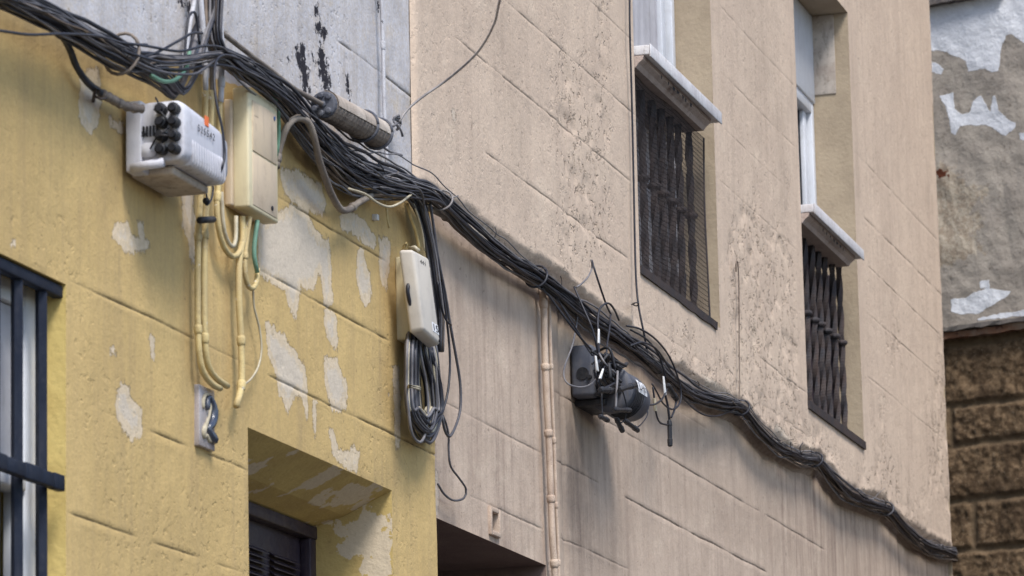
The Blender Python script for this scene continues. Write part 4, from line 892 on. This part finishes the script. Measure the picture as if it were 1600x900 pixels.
# --- small box with a tilted lid
s0, s1 = 10.505, 10.67; z0, z1 = 3.628, 3.862
kb = thing('distribution_box', 'narrow yellowed wall box whose tilted lid reads 441 and 15', 'distribution box', (s0, DW, z0))
m = MB(); wbox(m, s0, s1, -.002, .052, z0, z1); obj('base', m, M['cream'], kb, bevel=.008, seg=3)
m = MB(); A0 = [(s0 - .02, .066, z1 + .012), (s0 + .006 - .02, .108, z1 + .016)]
LC = [P(645, 388, .092), P(671, 402, .092), P(690, 544, .105), P(663, 524, .105)]
def lidpt(u, v, w_):   # u across, v down, w_ depth of the lid; hinged at its top and swung out and sideways
    f_ = (LC[0] * (1 - u) + LC[1] * u) * (1 - v) + (LC[3] * (1 - u) + LC[2] * u) * v; return f_ + np.array([0, .042, 0]) * (1 - w_)
g_ = [lidpt(0, 0, 0), lidpt(1, 0, 0), lidpt(1, 1, 0), lidpt(0, .96, 0)]; h_ = [lidpt(.02, .01, 1), lidpt(.98, .01, 1), lidpt(.98, .97, 1), lidpt(.03, .93, 1)]
m.hexa(g_, h_); obj('lid', m, M['lid'], kb, bevel=.010, seg=4)
def lid_quad(name, u0, u1, v0, v1, w0, mat):
    mm = MB().hexa([lidpt(u0, v0, .9), lidpt(u1, v0, .9), lidpt(u1, v1, .9), lidpt(u0, v1, .9)], [lidpt(u0, v0, w0), lidpt(u1, v0, w0), lidpt(u1, v1, w0), lidpt(u0, v1, w0)]); return obj(name, mm, mat, kb)
lid_quad('label', .58, .93, .76, .865, 1.02, M['paper'])
def lid_text(txt, u0, u1, v0, v1, w0):
    cu = bpy.data.curves.new('lettering', 'FONT'); cu.body = txt; cu.size = 1; tmp = bpy.data.objects.new('lettering', cu); COL.objects.link(tmp)
    me = bpy.data.meshes.new_from_object(tmp.evaluated_get(bpy.context.evaluated_depsgraph_get())); v = np.array([p.co[:] for p in me.vertices]); fc = [tuple(p.vertices) for p in me.polygons]; bpy.data.objects.remove(tmp)
    v -= v.min(0); v /= np.maximum(v.max(0), 1e-6); mm = MB(); mm.add([lidpt(u0 + (u1 - u0) * a, v1 + (v0 - v1) * b_, w0) for a, b_, _ in v], fc); return obj('number', mm, M['ink'], kb)
lid_text('441', .34, .66, .085, .13, 1.03); lid_text('15', .64, .90, .775, .85, 1.05)
obj('screw', MB().tube([lidpt(.9, .93, .95), lidpt(.9, .93, 1.1)], .004, 8), M['ink'], kb)
obj('hinge_tab', MB().tube(W([(640, 388, .05), (648, 386, .07), (655, 392, .08)]), .005, 6), M['cabw'], kb, smooth=True)
cable('black cable squeezed between the narrow wall box and its lid, front one', [(640, 400, .06), (636, 425, .066), (640, 460, .07), (642, 490, .068), (650, 520, .06), (655, 550, .05)], .006)
cable('black cable squeezed between the narrow wall box and its lid, rear one', [(643, 398, .06), (641, 430, .068), (637, 455, .07), (645, 495, .07), (644, 520, .06), (650, 550, .05)], .0055)
m = MB(); wbox(m, 10.30, 10.318, .0, .016, Z(608, 361), Z(608, 352)); tag(obj('wire_junction', m, M['white'], origin=(10.3, DW, 3.95), bevel=.002), 'tiny white wire junction alone on the yellow wall under the bundle', 'junction cap')
tag(obj('wire_stub', MB().tube(W([(630, 392, .03), (631, 384, .04), (635, 380, .05), (633, 390, .03)]), .0035, 6), M['yduct'], origin=P(630, 392), smooth=True), 'curled yellowed wire stub on top of the narrow wall box', 'wire stub')

# --- ribbed splice sleeve
a_, b_ = np.array(P(507, 164, .068)), np.array(P(592, 210, .068)); L = b_[0] - a_[0]
ss_ = thing('splice_sleeve', 'dusty ribbed splice sleeve riding on the cable bundle under the white wall', 'splice sleeve', a_)
m = MB(); n = 64; pts = [a_ + (b_ - a_) * (i / n) for i in range(n + 1)]
R0 = .037
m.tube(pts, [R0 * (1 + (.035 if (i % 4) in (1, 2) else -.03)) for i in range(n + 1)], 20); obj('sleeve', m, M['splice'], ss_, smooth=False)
m = MB(); V = []; k_ = 7
for i in range(n + 1):
    for j in range(k_ + 1):
        a = math.radians(-8 + 100 * j / k_); c = pts[i]; r = R0 * 1.06; V.append((c[0], c[1] - r * math.cos(a), c[2] + r * math.sin(a)))
m.add(V, [(i * (k_ + 1) + j, i * (k_ + 1) + j + 1, (i + 1) * (k_ + 1) + j + 1, (i + 1) * (k_ + 1) + j) for i in range(n) for j in range(k_)]); obj('pale_shell', m, M['splicetop'], ss_, smooth=True)  # paler shell over the upper outer side of the sleeve
m = MB(); ax_ = (b_ - a_) / np.linalg.norm(b_ - a_)
m.tube([a_ - ax_ * .012, a_ - ax_ * .010, a_ + ax_ * .012], [.028, R0 * .92, R0 * 1.0], 20); obj('end_collar', m, M['blackdusty'], ss_, smooth=False)
for k in range(7):
    a = k * .9; c = a_ + np.array([0, -.024 * math.cos(a), .024 * math.sin(a)]) if k else a_
    obj('end_port', MB().tube([c + ax_ * -.008, c - ax_ * .018, c - ax_ * .020], [.009, .0085, .005], 9), M['blackdusty'], ss_)
for f in (.70, .97):
    c = a_ + (b_ - a_) * f; obj('strap', MB().tube([c + np.array([0, -math.cos(a) * R0 * 1.12, math.sin(a) * R0 * 1.12]) for a in np.linspace(0, 2 * math.pi, 22)], .0045, 5), M['blackdusty'], ss_, smooth=True)

# --- black distribution terminal with loose plugs
bt = thing('cable_terminal', 'black domed cable terminal on the beige wall with cables, tags and plugs spilling out', 'terminal box', P(905, 580, .0))
s0 = 12.36; za_, zb_ = 3.722, 3.925
m = MB(); wbox(m, s0 - .004, s0 + .10, -.005, .070, 3.762, 3.928); obj('back_plate', m, M['blackdusty'], bt, bevel=.012, seg=3)
obj('plate_button', MB().tube([(s0 - .002, DW - .035, 3.835), (s0 - .008, DW - .035, 3.835)], .020, 20), M['black'], bt)
obj('bracket', MB().box(s0 + .05, s0 + .26, DW - .09, DW + .01, 3.742, 3.762), M['black'], bt, bevel=.004)
m = MB(); cO, cZ = .090, 3.795
secs = [(.02, .050), (.022, .074), (.032, .076), (.036, .072), (.12, .073), (.125, .071), (.15, .075), (.20, .076), (.205, .073), (.25, .072), (.285, .067), (.305, .053), (.312, .030)]
m.tube([(s0 + .06 + a, DW - cO - .01, cZ + .0 * a) for a, _ in secs], [r for _, r in secs], 28); obj('dome', m, M['blackdusty'], bt, smooth=True)
for k in range(6):
    s_ = s0 + .13 + k * .018; obj('rib', MB().tube([(s_, DW - cO - .01 - .0765 * math.cos(a), cZ + .0765 * math.sin(a)) for a in np.linspace(-1.7, .1, 14)], .0025, 5), M['black'], bt, smooth=True)
lp = [(s0 + .22, 0), (s0 + .40, 0)]
m = MB(); V = []
for i in range(9):
    a = math.radians(-3 + 32 * i / 8)
    for s_ in (s0 + .150, s0 + .262): V.append((s_, DW - cO - .01 - .0775 * math.cos(a), cZ + .0775 * math.sin(a)))
m.add(V, [(2 * i, 2 * i + 1, 2 * i + 3, 2 * i + 2) for i in range(8)]); obj('label', m, M['paper'], bt)
cu = bpy.data.curves.new('lettering', 'FONT'); cu.body = 'D-461'; tmp = bpy.data.objects.new('lettering', cu); COL.objects.link(tmp)
me = bpy.data.meshes.new_from_object(tmp.evaluated_get(bpy.context.evaluated_depsgraph_get())); v = np.array([p.co[:] for p in me.vertices]); fc = [tuple(p.vertices) for p in me.polygons]; bpy.data.objects.remove(tmp)
v -= v.min(0); v /= np.maximum(v.max(0), 1e-6); mm = MB()
mm.add([(s0 + .159 + .094 * a, DW - cO - .01 - .0812 * math.cos(math.radians(2 + 22 * b2)), cZ + .0812 * math.sin(math.radians(2 + 24 * b2))) for a, b2, _ in v], fc); obj('number', mm, M['ink'], bt)
for k in range(22):    # plug stubs packed in the mouth
    a = k * 2.4; rr_ = .018 + .046 * ((k * 5) % 8) / 8; c = np.array([s0 + .06, DW - cO - .01 - rr_ * math.cos(a), cZ + .012 + rr_ * math.sin(a)]); d = np.array([-.045 - .03 * rnd.random(), rnd.uniform(-.02, .02), rnd.uniform(-.008, .03)])
    obj('plug', MB().tube([c, c + d * .6, c + d * .62, c + d], [.0105, .0105, .008, .0065], 9), M['black'], bt)
for k in range(20):
    a, b2 = P(927 + rnd.uniform(-4, 26), 556 + rnd.uniform(-8, 34), .10 + .05 * rnd.random()), P(958 + rnd.uniform(-22, 24), 575 + rnd.uniform(-18, 40), .12 + .05 * rnd.random()); mid = (a + b2) / 2 + np.array([-.02, -.02 * rnd.random(), rnd.uniform(-.03, .035)])
    obj('jumper', MB().tube(spl([a, mid, b2], .008), rnd.choice([.003, .0045, .006]), 7), M['black'], bt, smooth=True)
def plugged(label, pts, r=.0034, plug=None, tagp=None, mat='cab1', pr=.009, group='cables spilling from the black terminal'):
    w3 = spl(W(pts, .08), .010); t_ = thing('cable', label, 'cable', w3[0], group)
    obj('sheath', MB().tube(w3, r, 6), M[mat], t_, smooth=True)
    if plug:
        (x0_, y0_), (x1_, y1_), o_ = plug; a, b2 = np.array(P(x0_, y0_, o_)), np.array(P(x1_, y1_, o_)); d = b2 - a
        obj('connector', MB().tube([a, a + d * .04, a + d * .2, a + d * .22, a + d * .7, a + d * .72, a + d * .96, b2], [pr * .5, pr * .8, pr, pr * .82, pr * .82, pr, pr * .9, pr * .5], 10), M['black'], t_)
    if tagp:
        (x0_, y0_), (x1_, y1_), o_, w_ = tagp; a, b2 = np.array(P(x0_, y0_, o_)), np.array(P(x1_, y1_, o_)); d = b2 - a; dw = np.array([w_, 0, 0])
        obj('white_tag', MB().hexa([a - dw * .35, a + dw * .35, b2 + dw, b2 - dw], [p + np.array([0, -.006, 0]) for p in (a - dw * .35, a + dw * .35, b2 + dw, b2 - dw)]), M['white'], t_, bevel=.002)
    return t_
plugged('black cable running into the top of the black terminal, steepest from the bundle', [(897, 448, .06), (910, 478, .09), (924, 510, .12), (931, 535, .13), (935, 556, .13)])
plugged('black cable slanting from the drain pipe top to the black terminal', [(846, 450, .05), (862, 468, .06), (884, 498, .09), (905, 525, .11), (925, 548, .12), (934, 560, .12)], .0038)
plugged('second black cable slanting beside it, ending at a bare white tip', [(868, 462, .05), (885, 490, .07), (902, 517, .09), (915, 540, .1), (926, 556, .12)], .003)
plugged('grey cable hanging in a loop left of and in front of the black terminal', [(904, 478, .04), (901, 505, .045), (894, 540, .05), (883, 570, .05), (881, 588, .06), (888, 600, .08), (905, 605, .10), (920, 602, .12), (932, 592, .13)], .003, mat='cab3')
plugged('black cable arching high over the bundle with a white tag on its left leg', [(936, 556, .13), (935, 530, .11), (934, 500, .1), (937, 483, .1), (945, 475, .11), (953, 475, .11), (961, 486, .1), (967, 500, .08)], .0036, tagp=((934, 514), (934, 537), .13, .009))
plugged('thin black cable dropping from the bundle straight into the terminal top', [(954, 492, .06), (952, 515, .09), (949, 535, .11), (947, 560, .12)], .0032)
plugged('short cable with a broad white tag at the left of the terminal mouth', [(928, 552, .13), (930, 565, .14), (932, 590, .15), (940, 610, .14)], .003, tagp=((929, 556), (932, 580), .155, .012))
plugged('short cable with a torn white tag low in the terminal mouth', [(945, 572, .15), (938, 585, .155), (934, 598, .155)], .003, tagp=((941, 576), (936, 592), .16, .010))
plugged('grey tipped cable pointing right across the terminal mouth', [(936, 552, .14), (944, 566, .16), (952, 575, .165), (962, 583, .165)], .0034, mat='cab3')
plugged('black cable dangling below the terminal with a stubby double plug', [(941, 604, .15), (940, 625, .15), (941, 650, .15)], .0028, plug=((937, 650), (950, 657), .15))
plugged('straight grey cable hanging down over the terminal to a grey plug', [(965, 580, .17), (964, 600, .175), (963, 620, .175), (962, 638, .175)], .004, plug=((959, 640), (985, 641), .175), mat='cab3')
plugged('thin cable curving down to the upright plug under the terminal', [(969, 600, .17), (977, 625, .17), (979, 640, .17), (975, 658, .16), (968, 660, .15)], .0022, plug=((963, 654), (973, 674), .15), pr=.0095)
plugged('thin looping cable that ends in the slanted plug under the terminal', [(1008, 628, .12), (1012, 645, .13), (1006, 658, .14), (996, 667, .15), (985, 664, .15)], .0022, plug=((976, 657), (997, 673), .15), pr=.0095)
plugged('short cable with a thick plug pointing forward from the terminal mouth', [(962, 598, .16), (950, 604, .17), (940, 608, .17)], .004, plug=((938, 609), (954, 610), .17), pr=.012)
plugged('cable with a thick plug lying across the lower face of the dome', [(966, 610, .185), (975, 606, .19), (985, 604, .19)], .004, plug=((968, 608), (992, 602), .19), pr=.0105)
plugged('black cable making the tallest loop to the right of the terminal', [(979, 509, .07), (1000, 514, .09), (1022, 528, .1), (1040, 548, .1), (1052, 570, .1), (1062, 600, .1), (1064, 622, .1), (1058, 636, .1), (1048, 639, .1), (1036, 630, .1), (1026, 612, .1), (1019, 600, .1)], .0034)
plugged('black cable in a lower loop right of the terminal', [(985, 515, .07), (1010, 530, .09), (1028, 552, .09), (1036, 575, .09), (1040, 592, .09)], .0032, tagp=((1035, 588), (1038, 617), .10, .012))
plugged('black cable hanging from the white tag to the longest dangling plug', [(1039, 616, .1), (1043, 632, .1), (1046, 656, .1)], .0042, plug=((1046, 656), (1047, 698), .1), pr=.0095)
plugged('black cable to a plug angled just right of the white tag', [(1057, 624, .1), (1054, 640, .1), (1049, 652, .1)], .004, plug=((1043, 601), (1057, 624), .1), pr=.011)
plugged('grey plugged cable resting on the wall just above the terminal dome', [(1000, 552, .07), (1008, 560, .07), (1016, 566, .07)], .004, plug=((1015, 563), (1034, 585), .06), pr=.014)
plugged('cable with a pale worn connector dropping right of the dome', [(1020, 605, .1), (1022, 620, .1), (1025, 645, .1), (1031, 660, .1), (1043, 664, .1)], .0034)
plugged('black cable swinging out low to the right of the dome', [(1008, 632, .1), (1022, 632, .11), (1034, 624, .11), (1042, 608, .1)], .0034)
plugged('long black cable sagging from beside the terminal to the tie in the bundle', [(1048, 596, .06), (1062, 615, .06), (1080, 635, .06), (1100, 648, .06), (1120, 650, .06), (1140, 643, .06), (1155, 635, .06)], .0034)
plugged('black cable rising over the bundle crest right of the near grille cable', [(985, 540, .08), (1005, 535, .1), (1028, 548, .1), (1052, 585, .09), (1075, 612, .07)], .0034)
obj('connector_sleeve', MB().tube([P(1022, 622, .1), P(1024, 642, .1)], .006, 8), M['cabw'], bt)

# ================================================================ house number tile
s0, s1, z0, z1 = S(303, 650), S(327, 655), Z(315, 701), Z(315, 606)
ht = thing('house_number', 'glazed grey tile with a raised slate blue number 2', 'house number', (s0, DW, z0))
obj('tile', MB().box(s0, s1, DW - .014, DW + .004, z0, z1), M['tile'], ht, bevel=.002)
W_ = s1 - s0; H_ = z1 - z0
def rib2(scale, pts2, wd, mat, name, off):
    c = spl([(a, b2, k) for (a, b2), k in zip(pts2, wd)], .04); m = MB(); rr_ = [max(.002, k[2] * scale * W_) for k in c]
    m.tube([(s0 + a * W_, DW - off, z0 + b2 * H_) for a, b2, _ in c], rr_, 8); 
    return obj(name, m, mat, ht, smooth=True)
rib2(1, [(.22, .62), (.20, .74), (.32, .85), (.52, .88), (.66, .80), (.68, .68), (.58, .54), (.44, .42), (.30, .32), (.20, .24), (.24, .16), (.42, .20), (.56, .14), (.72, .13)], [.04, .055, .05, .045, .04, .04, .045, .05, .07, .08, .05, .05, .05, .03], M['cabw'], 'relief', .015)
rib2(1, [(.44, .62), (.42, .70), (.46, .80), (.60, .85), (.76, .76), (.84, .64), (.80, .50), (.66, .40), (.52, .33), (.58, .27), (.72, .22), (.86, .18), (.96, .24)], [.06, .09, .06, .07, .10, .12, .12, .11, .08, .09, .12, .12, .05], M['tileblue'], 'number', .0165)

# short clipped ends bristling out of the bundle
for k in range(26):
    q_ = rnd.choice(RIGHT[1:] + FAR[:24]); x_, y_ = q_[0] + rnd.uniform(-12, 12), q_[1] - rnd.uniform(0, 8); a_ = rnd.uniform(-2.6, -.3)
    L_ = rnd.uniform(14, 34); cable('short clipped wire end sticking out of the tangled bundle', [(x_, y_, .06), (x_ + .5 * L_ * math.cos(a_) + rnd.uniform(-4, 4), y_ + .5 * L_ * math.sin(a_), .075), (x_ + L_ * math.cos(a_), y_ + L_ * math.sin(a_) * .8, .08)], rnd.choice([.0012, .0016, .002]), rnd.choice(['cab1', 'cab3', 'cab4']), group='short wire ends sticking out of the bundle')
